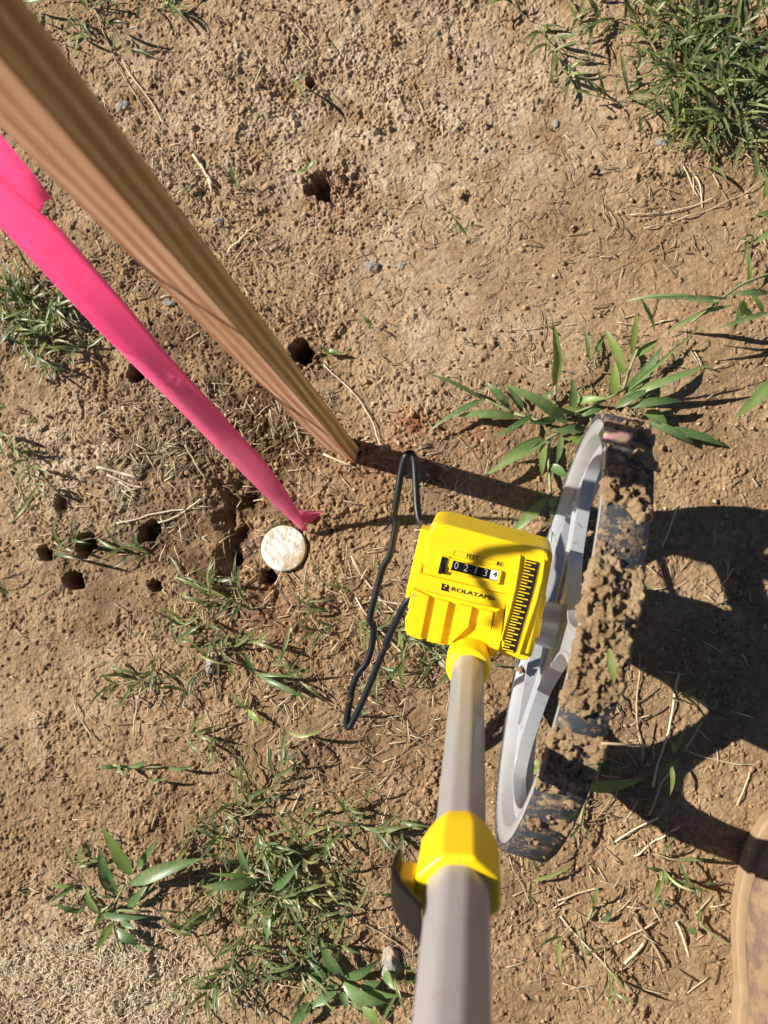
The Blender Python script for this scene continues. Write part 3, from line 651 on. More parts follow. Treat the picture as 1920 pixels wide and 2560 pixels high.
# the free end blows back towards the counter: its shadow curls over the yellow face
shp = [(1400, 262), (1270, 318), (1080, 340), (930, 365), (845, 420), (850, 520), (880, 640), (940, 760), (985, 860), (960, 950), (880, 1015)]
tail = []
mid_end = sum(P_end)/5
for i, (x, y) in enumerate(shp):
    u, v = F(x, y, 0); p = FO+FU*u+FV*v; t = .50+.012*i; pc = p-SD*t; tail.append(np.array(pc))
o_t = film('flagging_tape', fine, M['tape'])
rebase(o_t, at(765, 1325, 0)); tag(o_t, 'long neon pink flagging tape rising from beside the round white cap to upper left', 'tape')
tp = smooth_path([mid_end+np.array([-.01, .0, .0]), (mid_end+tail[0])/2+np.array([-.02, .03, .03])]+tail, 5); rws = []
for i, p in enumerate(tp):
    d = V(tp[min(i+1, len(tp)-1)]-tp[max(i-1, 0)]).normalized(); s = d.cross(SD).normalized()*.0036
    rws.append([p-np.array(s), p+np.array(s)])
o_s = film('tape_tail', rws, M['tape']); o_s.parent = o_t; o_s.matrix_parent_inverse = Matrix.Translation(-o_t.location)
fl = [((-220, 260), (-160, 120), .60), ((-80, 390), (-60, 260), .56), ((0, 463), (0, 336), .525), ((60, 520), (75, 425), .50), ((104, 527), (130, 495), .485)]
rws = [[at(*a, z+.006), (at(*a, z+.006)+at(*b, z+.012))/2+np.array([0, 0, .003]), at(*b, z+.012)] for a, b, z in fl]
o_s = film('tape_fold', rws, M['tape']); o_s.parent = o_t; o_s.matrix_parent_inverse = Matrix.Translation(-o_t.location)
def scrap(pts, dz, name, label, cat='tape scrap'):
    P = [np.array(p) for p in pts]; mb = MB(); mb.add(P, [tuple(range(len(P)))]); o = mb.build(name, M['tape']); s = o.modifiers.new('t', 'SOLIDIFY'); s.thickness = .0004
    rebase(o, P[0]); tag(o, label, cat); return o
o = scrap([gp(712, 1284, .012), gp(735, 1278, .014), gp(812, 1280, .010), gp(800, 1290, .006), gp(775, 1312, .006), gp(745, 1300, .012)], 0, 'tape_scrap', 'short torn pink tape end lying on soil just above the round white cap')
a, w = tread_find(1560, 1145); pc = np.array(WC+(WA*math.cos(a)+WU*math.sin(a))*(R+.019)+WN*(w-.006)); pa = np.array(WA); pn = np.array(WN)
prot = MB(); rws = []
for i in range(6):
    t = i/5; y_ = .0035*math.sin(.5+t*2.2)+.002*math.sin(t*9); y_ += .0035+.002*math.cos(t*11); rws.append([pc+pn*(-.011+.020*t)+pa*(-y_*.7-.002)+np.array([0, 0, .002*math.sin(t*5)]), pc+pn*(-.011+.020*t)+np.array([0, 0, .003]), pc+pn*(-.011+.020*t)+pa*(y_*.6)+np.array([0, 0, -.001])])
o = film('tape_scrap', rws, flat('faded_pink_film', (.66, .26, .32), .6, .3, var=.35, scale=120, dirt=(.36, .25, .17), dirt_amt=.42, dirt_scale=110)); rebase(o, rws[0][0]); tag(o, 'crumpled faded pink tape scrap stuck to the mud at the top of the tyre', 'tape scrap')
# ------------------------------------------------------------------ round survey cap
mb = MB(); O = V((capc[0], capc[1], 0)); A, B1, B2 = V((.02, -.02, 1)).normalized(), V((1, 0, 0)), V((0, 1, 0))
lathe(mb, [(.0001, -.03), (.0268, -.03), (.0274, .0040), (.0268, .0052), (.0256, .0056), (.02, .0056), (.012, .0054), (.0001, .0056)], O, A, B1, B2, 64, False)
o = recalc(mb.build('survey_cap', M['cap'])); rebase(o, (capc[0], capc[1], 0)); tag(o, 'round white plastic survey cap smeared with tan mud, set in the dug hollow', 'marker cap')
# ------------------------------------------------------------------ boot at the lower right
bo = at(1940, 2330, 0); bt = math.radians(-7)
boot = empty('work_boot', bo, 'muddy brown leather work boot at the lower right corner, toe pointing up', 'boot')
def boot_ring(y, hw, z, cxo=0):
    return (y, hw, z, cxo)
def bw(y):      # half width of the sole along its length, toe at +.135
    t = (.135-y)/.30
    return .050*math.sqrt(max(0, 1-(1-min(1, t/.22))**2))*(1-.18*math.exp(-((t-.62)/.16)**2)) if t < .99 else .0
def boot_shell(levels, top=True):
    mb = MB(); nn = 48; rings = []
    for z, sc, yo, ys in levels:
        ring = []
        for k in range(nn):
            a = 2*math.pi*k/nn; yy = math.cos(a); y = -.015+.150*yy*ys+yo; side = math.sin(a)
            t = (.135-(-.015+.150*yy))/.30; wv = .052*(1-.16*math.exp(-((t-.6)/.17)**2))*(.92 if t > .6 else 1)
            x = wv*sc*math.copysign(abs(side)**.8, side); zz = z
            rr = (x*math.cos(bt)-y*math.sin(bt), x*math.sin(bt)+y*math.cos(bt)); ring.append(np.array([bo[0]+rr[0], bo[1]+rr[1], zz]))
        rings.append(ring)
    vs = [p for r in rings for p in r]; fs = [(i*nn+k, i*nn+(k+1) % nn, (i+1)*nn+(k+1) % nn, (i+1)*nn+k) for i in range(len(rings)-1) for k in range(nn)]
    fs += [tuple(range(nn))[::-1], tuple((len(rings)-1)*nn+k for k in range(nn))]; mb.add(vs, fs); return recalc(mb.build('b', M['boot']))
so = boot_shell([(-.004, .98, 0, .99), (.0, 1.0, 0, 1.), (.020, 1.04, 0, 1.02), (.026, 1.06, 0, 1.03), (.030, 1.04, 0, 1.02)]); so.name = 'sole'; so.data.materials[0] = M['welt']; adopt(so, boot)
up_ = boot_shell([(.028, .97, 0, .98), (.045, .97, 0, .97), (.060, .90, -.004, .92), (.072, .80, -.012, .84), (.085, .74, -.030, .72), (.11, .72, -.055, .55), (.15, .74, -.070, .46), (.20, .78, -.074, .44), (.26, .82, -.074, .45), (.262, .78, -.074, .42)]); up_.name = 'upper'; adopt(up_, boot)
for o_ in (so, up_):
    o_.modifiers.new('s', 'SUBSURF').levels = 1; o_.modifiers['s'].render_levels = 2
# ------------------------------------------------------------------ broad-leaved plants, leaf by leaf
def plant(name, label, cat, leaves, stems, ox, oy, sc, group=None, lift=1.0):
    P = lambda x, y: (ox+x*sc, oy+y*sc)
    x0, y0 = P(*leaves[0][:2]); base = gp(x0, y0); root = empty(name, base, label, cat, group)
    for s in stems:
        mb = MB(); pts = []
        for i, q in enumerate(s): p_ = gp(*P(q[0], q[1])); z = q[2] if len(q) > 2 else .006; pts.append(p_+np.array([0, 0, z]))
        sm = smooth_path(pts, 4); tube(mb, sm, [.0019-.0007*i/len(sm) for i in range(len(sm))], 6, .4); adopt(mb.build('stem', M['stem']), root)
    for l in leaves:
        x, y, x2, y2, w = l[:5]; z0 = l[5] if len(l) > 5 else .008; z1 = l[6] if len(l) > 6 else random.uniform(.008, .03); tint = l[7] if len(l) > 7 else random.uniform(.1, .75)
        a = gp(*P(x, y)); zz = a[2]+z0; a = np.array(at(*P(x, y), zz)); b_ = gp(*P(x2, y2)); b_ = np.array(at(*P(x2, y2), b_[2]+z1*lift))
        L_ = np.linalg.norm(b_-a); mb = MB(); leaf(mb, a, b_, w*sc/PM*.92, L_*random.uniform(.06, .16), tint, L_*random.uniform(-.04, .04), 9, random.uniform(.15, .45), random.uniform(-.5, .5))
        adopt(mb.build('leaf', M['leaf']), root)
    root['group'] = 'broad-leaved crabgrass plants on the soil' if name == 'crabgrass' else 'small grass seedlings on bare soil'
    return root
plant('crabgrass', 'sprawling broad-leaved crabgrass growing behind the top of the muddy tyre', 'weed', [
 (830, 1790, 940, 1765, 40), (1072, 1530, 1095, 1335, 30, .03, .06, .9), (1035, 1615, 955, 1420, 45, .02, .03), (985, 1715, 1000, 1560, 48, .02, .045, .85), (1075, 1540, 1185, 1465, 38, .03, .03, .6),
 (1045, 1700, 1205, 1490, 50, .02, .045, .2), (1040, 1710, 1415, 1570, 36, .02, .05, .6), (1060, 1760, 1300, 1735, 40, .02, .02, .2), (1000, 1760, 1160, 1680, 40, .02, .03, .3),
 (735, 1670, 725, 1370, 46, .01, .05, .7), (790, 1830, 515, 1660, 55, .02, .05, .55), (560, 1800, 300, 1800, 45, .01, .012, .55), (430, 1730, 175, 1610, 20, .01, .03, .3), (430, 1725, 185, 1870, 26, .015, .01, .4),
 (540, 1760, 440, 1650, 42), (600, 1760, 530, 1670, 30), (810, 1770, 815, 1635, 40, .01, .02, .3), (830, 1735, 970, 1720, 38), (640, 1790, 470, 1890, 30), (690, 1720, 730, 1690, 30),
 (680, 1890, 510, 1980, 42, .015, .01), (700, 1900, 420, 2065, 46, .015, .02, .6), (690, 1910, 680, 2065, 36, .015, .012, .8), (765, 1880, 740, 2010, 30, .02, .01, .5), (720, 2010, 800, 2065, 44, .01, .015, .45),
 (870, 1850, 720, 1862, 44), (860, 1900, 785, 1898, 40, .01, .01, .75), (1130, 1780, 1225, 1842, 60, .015, .01, .5), (1150, 1830, 1350, 1935, 42, .01, .005, .3), (1210, 1850, 1480, 1930, 40, .01, .004, .2),
 (880, 1780, 700, 1790, 40), (740, 1810, 620, 1830, 36), (1040, 1700, 1380, 1400, 16, .02, .08, .6), (910, 1530, 960, 1440, 22), (890, 1560, 870, 1400, 18)],
 [[(560, 1790, .006), (700, 1830, .01), (830, 1790, .015), (940, 1745, .02), (1035, 1695, .02)], [(1020, 1700, .018), (1040, 1620, .03), (1072, 1535, .035)], [(735, 1760, .006), (735, 1670, .012)], [(560, 1790, .006), (430, 1730, .008)], [(800, 1850, .01), (710, 1900, .012), (640, 1940, .012)], [(710, 1900, .01), (708, 2010, .008), (716, 2130, .012)], [(900, 1780, .012), (860, 1900, .01)]], 960, 0, .5787)
plant('crabgrass', 'folded crabgrass shoot leaning over the grey rim above the yellow counter box', 'weed', [
 (590, 840, 245, 1180, 95, .02, .012, .55), (600, 860, 755, 960, 105, .03, .05, .25), (625, 930, 690, 1070, 120, .05, .035, .3), (600, 950, 610, 1260, 26, .03, .05, .55), (590, 830, 400, 785, 25, .02, .02, .4)], [[(600, 600, .006), (592, 720, .01), (598, 850, .02)]], 1200, 1000, .2893)
plant('crabgrass', 'tall crabgrass reaching in from the right edge above the tyre shadow', 'weed', [
 (1440, 1310, 1030, 1305, 26, .07, .05, .5), (1480, 1290, 1110, 1285, 20, .07, .08, .2), (1659, 1265, 1480, 1275, 34, .05, .07, .4), (1110, 1290, 1170, 1440, 20, .07, .03, .3), (1659, 1350, 1440, 1420, 24, .05, .05, .5), (1540, 1300, 1510, 1430, 26, .04, .02, .35), (1550, 1330, 1585, 1400, 36, .04, .02, .5), (1500, 1320, 1210, 1445, 22, .06, .05, .55), (1550, 1300, 1545, 1370, 36, .05, .03, .8), (1640, 1360, 1560, 1240, 24), (1700, 1620, 1510, 1810, 52, .08, .05, .6), (1700, 925, 1600, 925, 34), (1700, 980, 1600, 1050, 34, .02, .02, .7), (1640, 860, 1650, 760, 20), (1575, 1230, 1570, 1080, 22)],
 [[(1720, 1190, .02), (1560, 1270, .05), (1440, 1330, .06), (1250, 1480, .07)]], 960, 0, .5787)
plant('crabgrass', 'low crabgrass leaves poking out right of the bottom of the tyre', 'weed', [
 (880, 1425, 1355, 1350, 100, .02, .03, .72), (950, 1210, 1125, 1225, 56, .015, .01, .1), (740, 1640, 640, 1930, 26, .03, .03, .5), (820, 1720, 740, 1860, 24), (850, 1740, 940, 1870, 16), (800, 1730, 700, 1700, 18), (550, 1260, 400, 1180, 46, .02, .01, .8), (520, 1290, 420, 1330, 44), (500, 1240, 430, 1290, 40, .02, .01, .85), (460, 1400, 380, 1340, 26, .01, .01, .8)], [[(820, 1760), (860, 1560), (890, 1420)]], 1200, 1540, .3014)
plant('crabgrass', 'spotted broad-leaved crabgrass seedling at the lower left of the grass mat', 'weed', [
 (545, 1140, 420, 935, 62, .03, .06, .75), (545, 1175, 850, 1070, 62, .02, .03, .35), (485, 1215, 415, 1025, 62, .015, .03, .15), (570, 1110, 655, 985, 34, .02, .04, .4), (410, 1300, 360, 1175, 38, .01, .03, .6), (420, 1300, 615, 1315, 30, .008, .012, .1), (470, 1340, 398, 1465, 34), (490, 1365, 578, 1430, 46, .01, .01, .2), (530, 1270, 620, 1170, 38), (500, 1310, 562, 1360, 34), (560, 1420, 625, 1460, 16), (430, 1300, 398, 1350, 28), (350, 1290, 220, 1255, 26), (320, 1180, 210, 1255, 22), (300, 1190, 205, 1180, 24, .01, .01, .6), (345, 1100, 340, 1010, 22)],
 [[(420, 1290), (490, 1240, .012), (550, 1150, .022)], [(470, 1300), (480, 1370), (510, 1450)], [(420, 1290), (350, 1180)], [(430, 1280), (600, 1285)]], 0, 1500, .6028)
plant('crabgrass', 'pale broad-leaved crabgrass in the middle of the lower grass mat', 'weed', [
 (1060, 1160, 830, 1188, 52, .015, .02, .45), (1040, 1140, 865, 1132, 22, .02, .03, .7), (1130, 1200, 1250, 1080, 38, .015, .03, .35), (1110, 1290, 1105, 1425, 38, .015, .02, .5), (1030, 1130, 985, 990, 34, .02, .03, .4), (1090, 1000, 1140, 1090, 30), (1130, 1260, 1140, 1360, 24, .01, .01, .85), (1060, 1040, 1100, 930, 30), (1150, 1230, 1290, 1200, 26)], [[(1000, 1260), (1060, 1160, .01), (1130, 1195, .01)]], 0, 1500, .6028)
plant('crabgrass', 'wide-leaved crabgrass at the bottom edge left of the handle', 'weed', [
 (1420, 1560, 1330, 1405, 52, .015, .02, .3), (1350, 1600, 1268, 1435, 54, .012, .02, .1), (1430, 1565, 1580, 1480, 42), (1425, 1590, 1605, 1670, 60, .015, .015, .5), (1510, 1610, 1670, 1640, 34), (1500, 1600, 1580, 1580, 40), (1400, 1590, 1285, 1690, 50, .012, .01, .3), (1460, 1640, 1510, 1700, 30), (1510, 1680, 1570, 1765, 50, .01, .012, .7), (1285, 1670, 1200, 1765, 52, .01, .012, .45), (1420, 1610, 1440, 1700, 36), (1600, 1540, 1640, 1620, 40)], [[(1240, 1690), (1290, 1650, .01), (1420, 1580, .015)]], 0, 1500, .6028)
plant('crabgrass', 'tiny light green crabgrass between the tyre shadow and the boot', 'weed', [
 (430, 1590, 405, 1660, 26, .01, .02, .8), (440, 1545, 365, 1530, 20), (440, 1545, 470, 1610, 20), (420, 1660, 465, 1730, 16), (480, 1090, 475, 1225, 22, .02, .02, .8), (500, 1030, 540, 930, 26, .01, .02, .15), (500, 1040, 470, 980, 24), (540, 1010, 445, 1120, 18), (620, 1610, 650, 1585, 26), (650, 1590, 680, 1605, 20)], [[(440, 1545), (430, 1600)], [(500, 1040), (485, 1090, .01)]], 1400, 1280, .5787)
plant('grass_seedling', 'short pale seedling with two leaves low between handle and boot', 'seedling', [(145, 1690, 165, 1605, 22, .01, .03, .6), (145, 1700, 140, 1730, 26), (180, 1765, 230, 1710, 26, .005, .01, .3), (590, 1810, 545, 1800, 34, .01, .01, .35), (600, 1770, 605, 1700, 12)], [[(120, 1760), (145, 1700)], [(600, 1740), (620, 1790), (750, 1880)]], 1400, 1280, .5787)
for (x, y, x2, y2, w, lab) in ((998, 690, 1030, 810, 22, 'upright pale grass leaf on bare soil between the stake and the ragged hole'), (280, 915, 360, 1010, 14, None), (490, 655, 660, 665, 30, None)):
    pass
plant('grass_seedling', 'single upright pale leaf sprouting right of the blurred stake near the top', 'seedling', [(1020, 800, 998, 688, 20, .004, .03, .4), (1022, 790, 1030, 815, 20)], [], 0, 0, .5787)
plant('grass_seedling', 'slender bent green blade alone on the smooth soil upper centre', 'seedling', [(360, 1025, 280, 915, 13, .004, .03, .8), (355, 1000, 370, 930, 8)], [], 960, 0, .5787)
plant('grass_seedling', 'two small leaves right of the deep round hole beside the stake', 'seedling', [(1405, 1520, 1495, 1525, 22, .006, .01, .3), (1420, 1530, 1390, 1495, 20), (1600, 1400, 1570, 1360, 24), (1610, 1405, 1600, 1425, 20)], [], 0, 0, .5787)
plant('grass_seedling', 'pair of small green leaves standing over the ragged crumbly hole', 'seedling', [(1320, 740, 1378, 680, 18, .01, .02, .4), (1330, 735, 1275, 750, 16), ], [], 0, 0, .5787)
plant('grass_seedling', 'row of small pale leaves on a runner left of the lower grass mat', 'seedling', [(480, 690, 408, 688, 22, .006, .01, .3), (490, 680, 515, 730, 20), (560, 690, 615, 670, 24, .006, .01, .3), (550, 700, 530, 690, 20), (700, 695, 820, 682, 18), (615, 745, 690, 735, 16)], [[(480, 680), (560, 690), (690, 690)]], 0, 1500, .6028)
plant('grass_seedling', 'bright light green leaf pair lower left of the black kickstand', 'seedling', [(1020, 450, 965, 388, 24, .006, .02, .7), (1030, 455, 1098, 525, 26, .006, .015, .85), (1060, 310, 1012, 198, 22, .006, .02, .2), (1080, 315, 1290, 415, 26, .01, .02, .15), (1060, 310, 1250, 320, 16)], [[(1020, 450), (1040, 385)]], 0, 1500, .6028)
# ------------------------------------------------------------------ grass mats and runners (uncountable)
gm = MB(); sm_ = MB()
def runner(px, py, ang, length, dens=1.0, ll=.039, lw=.0035, dark=.42, hgt=.012):
    """creeping stem with paired leaves; px on ground, ang in world degrees"""
    p = at(px, py); a = math.radians(ang); st_ = .006; n = max(2, int(length/st_)); pts = []; z = .003
    for i in range(n):
        a += random.gauss(0, .13); p = p+np.array([math.cos(a), math.sin(a), 0])*st_; zz = gz(p[0], p[1]); 
        if abs(p[0]) > 1.2 or abs(p[1]) > 1.2: break
        z = .003+hgt*.5*(1+math.sin(i*.5+px)); pts.append(np.array([p[0], p[1], max(zz, -.004)+z]))
        if random.random() < .42*dens:
            for sd in ((1, -1) if random.random() < .5 else (random.choice((1, -1)),)):
                b = a+sd*random.uniform(.25, 1.25); L_ = ll*random.uniform(.5, 1.35); el = random.uniform(-.05, .9); q = pts[-1]
                e = q+np.array([math.cos(b)*math.cos(el), math.sin(b)*math.cos(el), math.sin(el)*.8])*L_; gq = gz(e[0], e[1]); e[2] = max(e[2], gq+.002)
                leaf(gm, q, e, lw*random.uniform(.7, 1.4), L_*random.uniform(.05, .22), min(1, max(0, random.gauss(dark, .27))), L_*random.uniform(-.12, .12), 5, .35)
    if len(pts) > 2: tube(sm_, pts, .0008, 4, random.uniform(.2, .8), False)
def patch(cx, cy, rx, ry, n, L_=.05, **k):
    for _ in range(max(2, int(n*.36))):
        a = random.uniform(0, 2*math.pi); r = math.sqrt(random.random()); px, py = cx+rx*r*math.cos(a), cy+ry*r*math.sin(a)
        runner(px, py, random.uniform(0, 360), L_*random.uniform(.4, 1.3), **k)
K = 1.1574
for (x, y, rx, ry, n, L_) in ((75, 690, 85, 80, 85, .06), (150, 760, 90, 60, 20, .05), (215, 690, 60, 60, 8, .04), (60, 870, 70, 40, 7, .05), (130, 25, 80, 35, 16, .05), (210, 60, 60, 40, 6, .04), (330, 15, 50, 20, 5, .05), (160, 120, 40, 30, 3, .03),
  (1540, 180, 120, 110, 105, .07), (1600, 90, 70, 80, 22, .06), (1440, 90, 90, 60, 16, .05), (1430, 30, 120, 30, 14, .06), (1620, 240, 50, 60, 18, .05), (1300, 40, 60, 30, 5, .05), (1560, 270, 80, 30, 10, .04),
  (890, 1340, 130, 45, 30, .05), (760, 1340, 60, 40, 12, .045), (940, 1430, 80, 45, 16, .05), (1060, 1460, 40, 50, 8, .04),
  (500, 1320, 60, 45, 20, .05), (420, 1400, 110, 40, 16, .06), (340, 1480, 60, 40, 7, .04), (400, 1560, 100, 50, 8, .05), (600, 1440, 70, 30, 10, .04), (680, 1560, 80, 40, 9, .045),
  (520, 1750, 100, 60, 26, .05), (590, 1850, 110, 70, 38, .05), (570, 1960, 130, 80, 44, .055), (560, 2080, 130, 70, 32, .055), (480, 1850, 60, 50, 10, .05), (720, 1990, 80, 60, 12, .05), (740, 1740, 60, 50, 12, .05), (820, 1780, 60, 60, 14, .05), (860, 1850, 30, 40, 5, .04), (470, 2020, 60, 80, 12, .05), (700, 2080, 90, 50, 9, .05), (860, 2080, 40, 50, 6, .05),
  (20, 1290, 30, 50, 8, .04), (60, 1010, 50, 60, 4, .04), (350, 1180, 90, 20, 4, .04), (1290, 1990, 60, 50, 4, .04), (1150, 1880, 40, 20, 3, .03), (1480, 1470, 60, 60, 3, .03), (1420, 1840, 60, 30, 3, .03), (170, 1880, 60, 40, 4, .05), (1640, 480, 20, 40, 3, .04)):
    patch(x*K, y*K, rx*K, ry*K, n, L_, **(dict(ll=.046, lw=.0040) if x > 1200 and y < 400 else {}))
# named runners
for x, y, a, L_ in ((1160, 55, 150, .05), (1160, 55, -60, .09), (1230, 70, 60, .05), (1345, 225, 80, .045), (1345, 225, 200, .05), (1345, 225, -10, .07), (620, 190, 0, .02), (240, 60, -50, .05), (0, 930, -40, .10), (120, 1200, 20, .06), (430, 1410, 10, .08), (560, 1780, -60, .08)):
    runner(x*K, y*K, a, L_, 1.3, .040, .0040)
g = gm.build('grass', M['grass']); tag(g, 'low dusty green creeping grass growing in ragged mats over the soil', 'grass', kind='stuff')
sg_ = flat('runner_stem', (.30, .27, .15), .7, .2, var=.4, scale=50)
s2 = sm_.build('grass_runners', sg_); tag(s2, 'thin creeping grass runners threading through the green mats', 'grass stems', kind='stuff')
# ------------------------------------------------------------------ straw, roots, crumbs
sb = MB()
def straw(px, py, ang, L_, r=.0006, tint=None, z=.001, curl=.25, fl=.45):
    p = at(px, py); a = math.radians(ang); n = max(3, int(L_/.006)); pts = []; dz = random.uniform(0, .003)
    for i in range(n+1):
        zz = max(gz(p[0], p[1]), -.03); pts.append(np.array([p[0], p[1], zz+z+dz*math.sin(i*.9)+.0005])); a += random.gauss(0, curl*.35); p = p+np.array([math.cos(a), math.sin(a), 0])*L_/n
    # stiff stalks bridge the bumps
    m0, m1 = pts[0][2], pts[-1][2]
    for i, q in enumerate(pts): q[2] = max(q[2], m0+(m1-m0)*i/n)*.5+q[2]*.5
    tube(sb, pts, r, 4, random.random() if tint is None else tint, True, fl)
def litter(cx, cy, rx, ry, n, Lm=.014, r=.0005, t0=.0, t1=.8, curl=.10, bias=None):
    for _ in range(n):
        a = random.uniform(0, 2*math.pi); q = math.sqrt(random.random()); straw((cx+rx*q*math.cos(a))*K, (cy+ry*q*math.sin(a))*K, random.uniform(0, 360) if bias is None else random.gauss(bias, 35), Lm*random.uniform(.35, 1.9), r*random.uniform(.5, 1.7), random.uniform(t0, t1), curl=curl)
for a in ((380, 470, 200, 180, 330), (500, 600, 200, 150, 160), (330, 300, 150, 200, 90), (250, 1030, 130, 70, 60, .016, .0006, .2, .95), (380, 900, 200, 90, 240), (430, 1130, 190, 190, 200), (650, 900, 80, 90, 130), (700, 1020, 90, 90, 80), (120, 1060, 130, 160, 110), (480, 1400, 260, 160, 240), (760, 1300, 140, 120, 120), (850, 650, 350, 250, 200, .012, .0004), (1200, 300, 350, 280, 190, .013, .0004), (1400, 500, 250, 150, 90, .013, .0005), (700, 120, 350, 120, 150, .012, .0004), (680, 1600, 250, 130, 230), (560, 1950, 220, 230, 330), (900, 1480, 150, 120, 200), (850, 1900, 110, 250, 160), (1250, 1950, 180, 230, 150, .014, .0005), (1500, 1980, 160, 200, 80, .016, .0006), (1470, 1400, 170, 250, 70, .016, .0006), (1350, 780, 250, 120, 110), (200, 1650, 220, 180, 160, .012, .0004), (200, 1950, 160, 130, 130), (950, 1020, 120, 80, 60), (1560, 250, 120, 150, 150, .016), (90, 700, 110, 110, 130, .016), (1330, 1650, 90, 160, 80, .02, .0007), (960, 1250, 60, 130, 70)):
    litter(*a)
litter(180, 2140, 260, 120, 1900, .0065, .00042, .6, 1., .2); litter(260, 2080, 180, 90, 400, .007, .0004, .6, 1., .2)
litter(800, 1100, 850, 1100, 900, .009, .0004, .1, .9)
for x, y, a, L_, r in ((700, 982, -33, .045, .0016), (210, 1010, -12, .055, .0022), (230, 1025, -10, .05, .0016), (415, 330, -60, .055, .0022), (430, 345, -65, .05, .0016), (555, 190, 70, .035, .0016), (205, 20, -62, .16, .0009), (265, 130, -70, .11, .001), (640, 60, -55, .03, .0008), (490, 545, 50, .05, .0013), (505, 570, 60, .04, .001), (840, 500, 65, .07, .0007), (700, 790, -42, .13, .0008), (760, 1200, -70, .12, .0010), (770, 1290, -60, .09, .0011), (1390, 495, 5, .20, .0008), (1360, 465, 2, .10, .0007), (1470, 360, -60, .045, .0010), (1500, 385, -65, .04, .0010), (800, 1290, -15, .09, .0012), (820, 1320, -8, .08, .0012), (1430, 1180, 60, .05, .0009), (1150, 1300, 20, .04, .0007), (1400, 1760, 70, .12, .0012), (1410, 1700, 78, .13, .0014), (1390, 1640, 95, .12, .0012), (1370, 1850, 35, .06, .0012), (1330, 1820, 40, .055, .0012), (1100, 1850, -75, .06, .0008), (1590, 1740, 70, .04, .0012), (640, 1880, -33, .16, .0010), (600, 2120, -10, .1, .0009), (160, 1520, -60, .05, .0009), (310, 1480, -110, .06, .0011), (20, 1010, -60, .06, .0008), (1640, 500, -80, .14, .0007), (1300, 1050, -10, .04, .001), (1650, 790, -5, .05, .0008), (1480, 1620, -20, .08, .0007), (1210, 1980, -50, .09, .0011), (1200, 1950, 25, .05, .0013), (1370, 1980, -60, .06, .0016), (1395, 2030, -130, .035, .0018), (1420, 1990, 200, .05, .0014), (1460, 1990, -60, .04, .0016), (250, 1130, 10, .09, .0010), (400, 960, -60, .05, .0012), (330, 1130, 5, .07, .0011)):
    straw(x*K, y*K, a, L_, r, random.uniform(.45, 1.), .002, .18, .6)
s3 = sb.build('straw_litter', M['straw']); tag(s3, 'scattered tan straw bits and dead grass stems lying over the soil', 'straw', kind='stuff')
cb = MB(); ico = {}
def base_ico(sub):
    bm = bmesh.new(); bmesh.ops.create_icosphere(bm, subdivisions=sub, radius=1.0); r = (np.array([v.co[:] for v in bm.verts]), [tuple(w.index for w in f.verts) for f in bm.faces]); bm.free(); return r
ib = base_ico(1)
for k in range(15000):
    if k < 4500:
        c = random.choice(((590, 1080, 160), (850, 480, 90), (1035, 1065, 90), (640, 1300, 120), (780, 1520, 130), (960, 1170, 150), (560, 1600, 250), (1350, 2330, 250), (1300, 880, 200), (1800, 140, 160), (1680, 440, 130), (300, 1150, 220), (1130, 2020, 130), (760, 870, 80), (600, 330, 300)))
        px, py = random.gauss(c[0], c[2]*.6), random.gauss(c[1], c[2]*.6)
    else: px, py = random.uniform(-60, 1980), random.uniform(-60, 2620)
    p = at(px, py); zz = gz(p[0], p[1])
    if zz < -.02: continue
    if k >= 4500 and random.random() > .12+rough[int(np.clip(np.searchsorted(gx, p[0]), 1, nxn-1)), int(np.clip(np.searchsorted(gy, p[1]), 1, nyn-1))]*.9: continue
    r = .0007+.0024*random.random()**4; nv = len(ib[0]); v = ib[0]*(1+rng.uniform(-.3, .3, (nv, 1)))*r*np.array([1, random.uniform(.7, 1.2), .75])
    cb.add(v+np.array([p[0], p[1], zz+r*.45]), ib[1], random.random())
m, t, b = mat('soil_crumbs', .95, .1); h = N(t); c = h.ramp(h.attr('tint').outputs['Fac'], [(0., (.24, .135, .07)), (.5, (.38, .245, .135)), (.93, (.46, .32, .19)), (1., (.62, .52, .42))]); h.L(c, b.inputs['Base Color'])
s4 = cb.build('soil_crumbs', m, None, False); tag(s4, 'loose crumbs of dry tan soil strewn over the ground', 'soil crumbs', kind='stuff')
# ------------------------------------------------------------------ stones and clods
def stone(px, py, r, label, m='stone', sq=(1, .75, .55), seed=1, name='pebble', cat='pebble'):
    p = gp(px, py); mb = MB(); lumpy(mb, p+np.array([0, 0, r*.05]), r, seed, sq, 4, .5, .22 if m == 'stone' else .55); o = mb.build(name, M[m]); rebase(o, p); tag(o, label, cat, {'pebble': 'grey pebbles scattered on the soil', 'clod': 'small tan clods'}.get(name)); return o
stone(305, 262, .0095, 'flat blue-grey pebble beside the blurred stake at upper left', seed=3, sq=(1, .8, .4))
stone(930, 665, .0095, 'rounded grey pebble half buried right of the stake, largest in the open soil', seed=5)
stone(1002, 662, .006, 'small pale grey pebble just right of the rounded grey one', seed=8, sq=(.8, .9, .4))
stone(1650, 363, .0065, 'oval grey pebble under the grass mat at upper right', seed=11)
stone(1390, 312, .005, 'small whitish pebble in the smooth soil at top right centre', seed=14, sq=(.8, 1, .5))
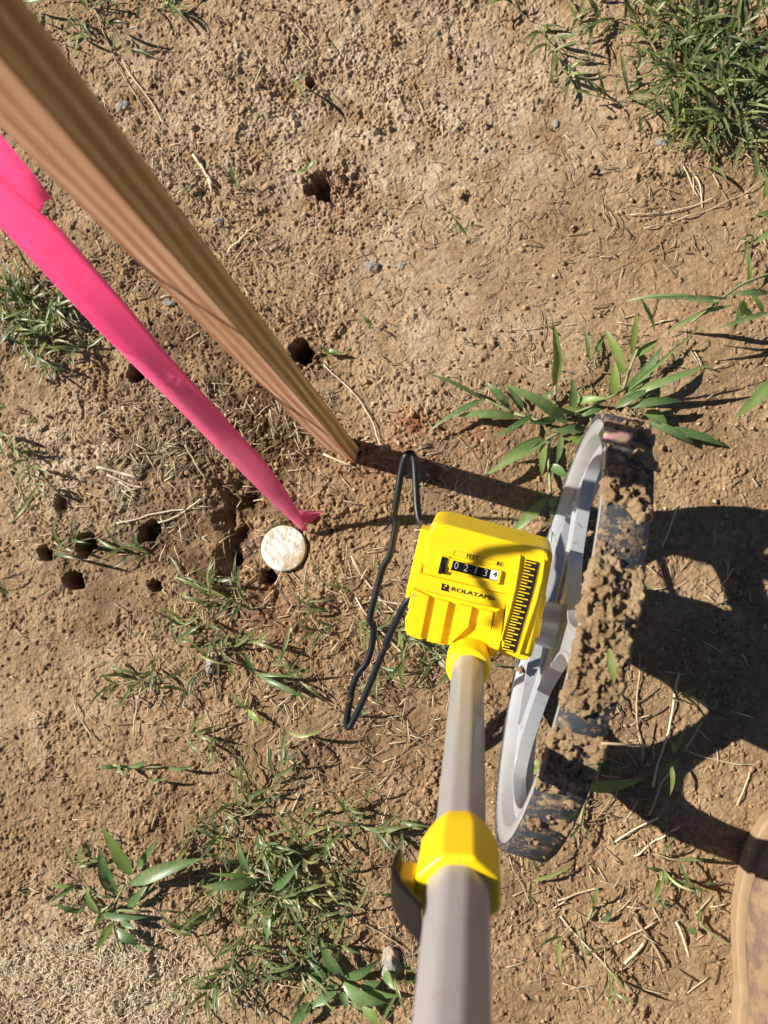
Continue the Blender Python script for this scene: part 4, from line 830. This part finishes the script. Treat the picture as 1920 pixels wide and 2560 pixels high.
stone(533, 1655, .013, 'long upright grey stone with tan crust left of the kickstand foot', seed=17, sq=(.55, 1.1, .5))
stone(980, 2410, .016, 'broken grey stone among leaves left of the handle at the bottom edge', seed=21, sq=(.7, 1.1, .6))
stone(545, 548, .006, 'dark grey pebble in the straw below the stake edge', seed=25)
stone(420, 757, .007, 'dark slate chip lying between the pink tape and the stake', seed=27, sq=(1.2, .5, .4))
stone(1035, 1065, .010, 'crumbly red clay lump between the stake foot and the crabgrass', 'clay', (1.1, .8, .5), 31, 'clay_lump', 'clay lump')
stone(1480, 430, .006, 'small tan clod alone on the smooth soil below the top right grass', 'mud', (1, .9, .7), 33, 'clod', 'clod')
stone(1160, 488, .008, 'tan clod with a dark shadow on the soil right of the ragged hole', 'mud', (1, .9, .6), 36, 'clod', 'clod')
stone(790, 1492, .012, 'knobbly pale tan clod below the round white cap', 'mud', (1.2, .8, .5), 39, 'clod', 'clod')
stone(1303, 1673, .0035, 'tiny tan clod stuck on the grey rim below the counter box', 'mud', (1, 1, .8), 41, 'clod', 'clod')
# place that last clod on the rim's face
o = bpy.data.objects['clod.003']; o.location = V(at(1303, 1673, .055))
# green blade caught in the mud on the tyre
mb = MB(); a1, w1 = tread_find(1505, 1615); a2, w2 = tread_find(1528, 1705); pp = [np.array(WC+(WA*math.cos(a_)+WU*math.sin(a_))*(R+.0155)+WN*w_) for a_, w_ in ((a1, w1), (a2, w2))]
leaf(mb, pp[0], pp[1], .0055, .002, .75); o = mb.build('grass_clipping', M['leaf']); rebase(o, pp[0]); tag(o, 'short bright green grass clipping stuck in the mud on the tyre tread', 'grass clipping')
mb = MB(); a1, w1 = tread_find(1535, 1780+80); pp = [np.array(WC+(WA*math.cos(a1)+WU*math.sin(a1))*(R+.004)+WN*.03), np.array(WC+(WA*math.cos(a1)+WU*math.sin(a1))*(R-.01)+WN*.062)]
tube(mb, pp, .0008, 5, .6); o = mb.build('straw_stalk', M['straw']); rebase(o, pp[0]); tag(o, 'thin brown straw sticking out sideways from the mud on the tyre', 'straw')
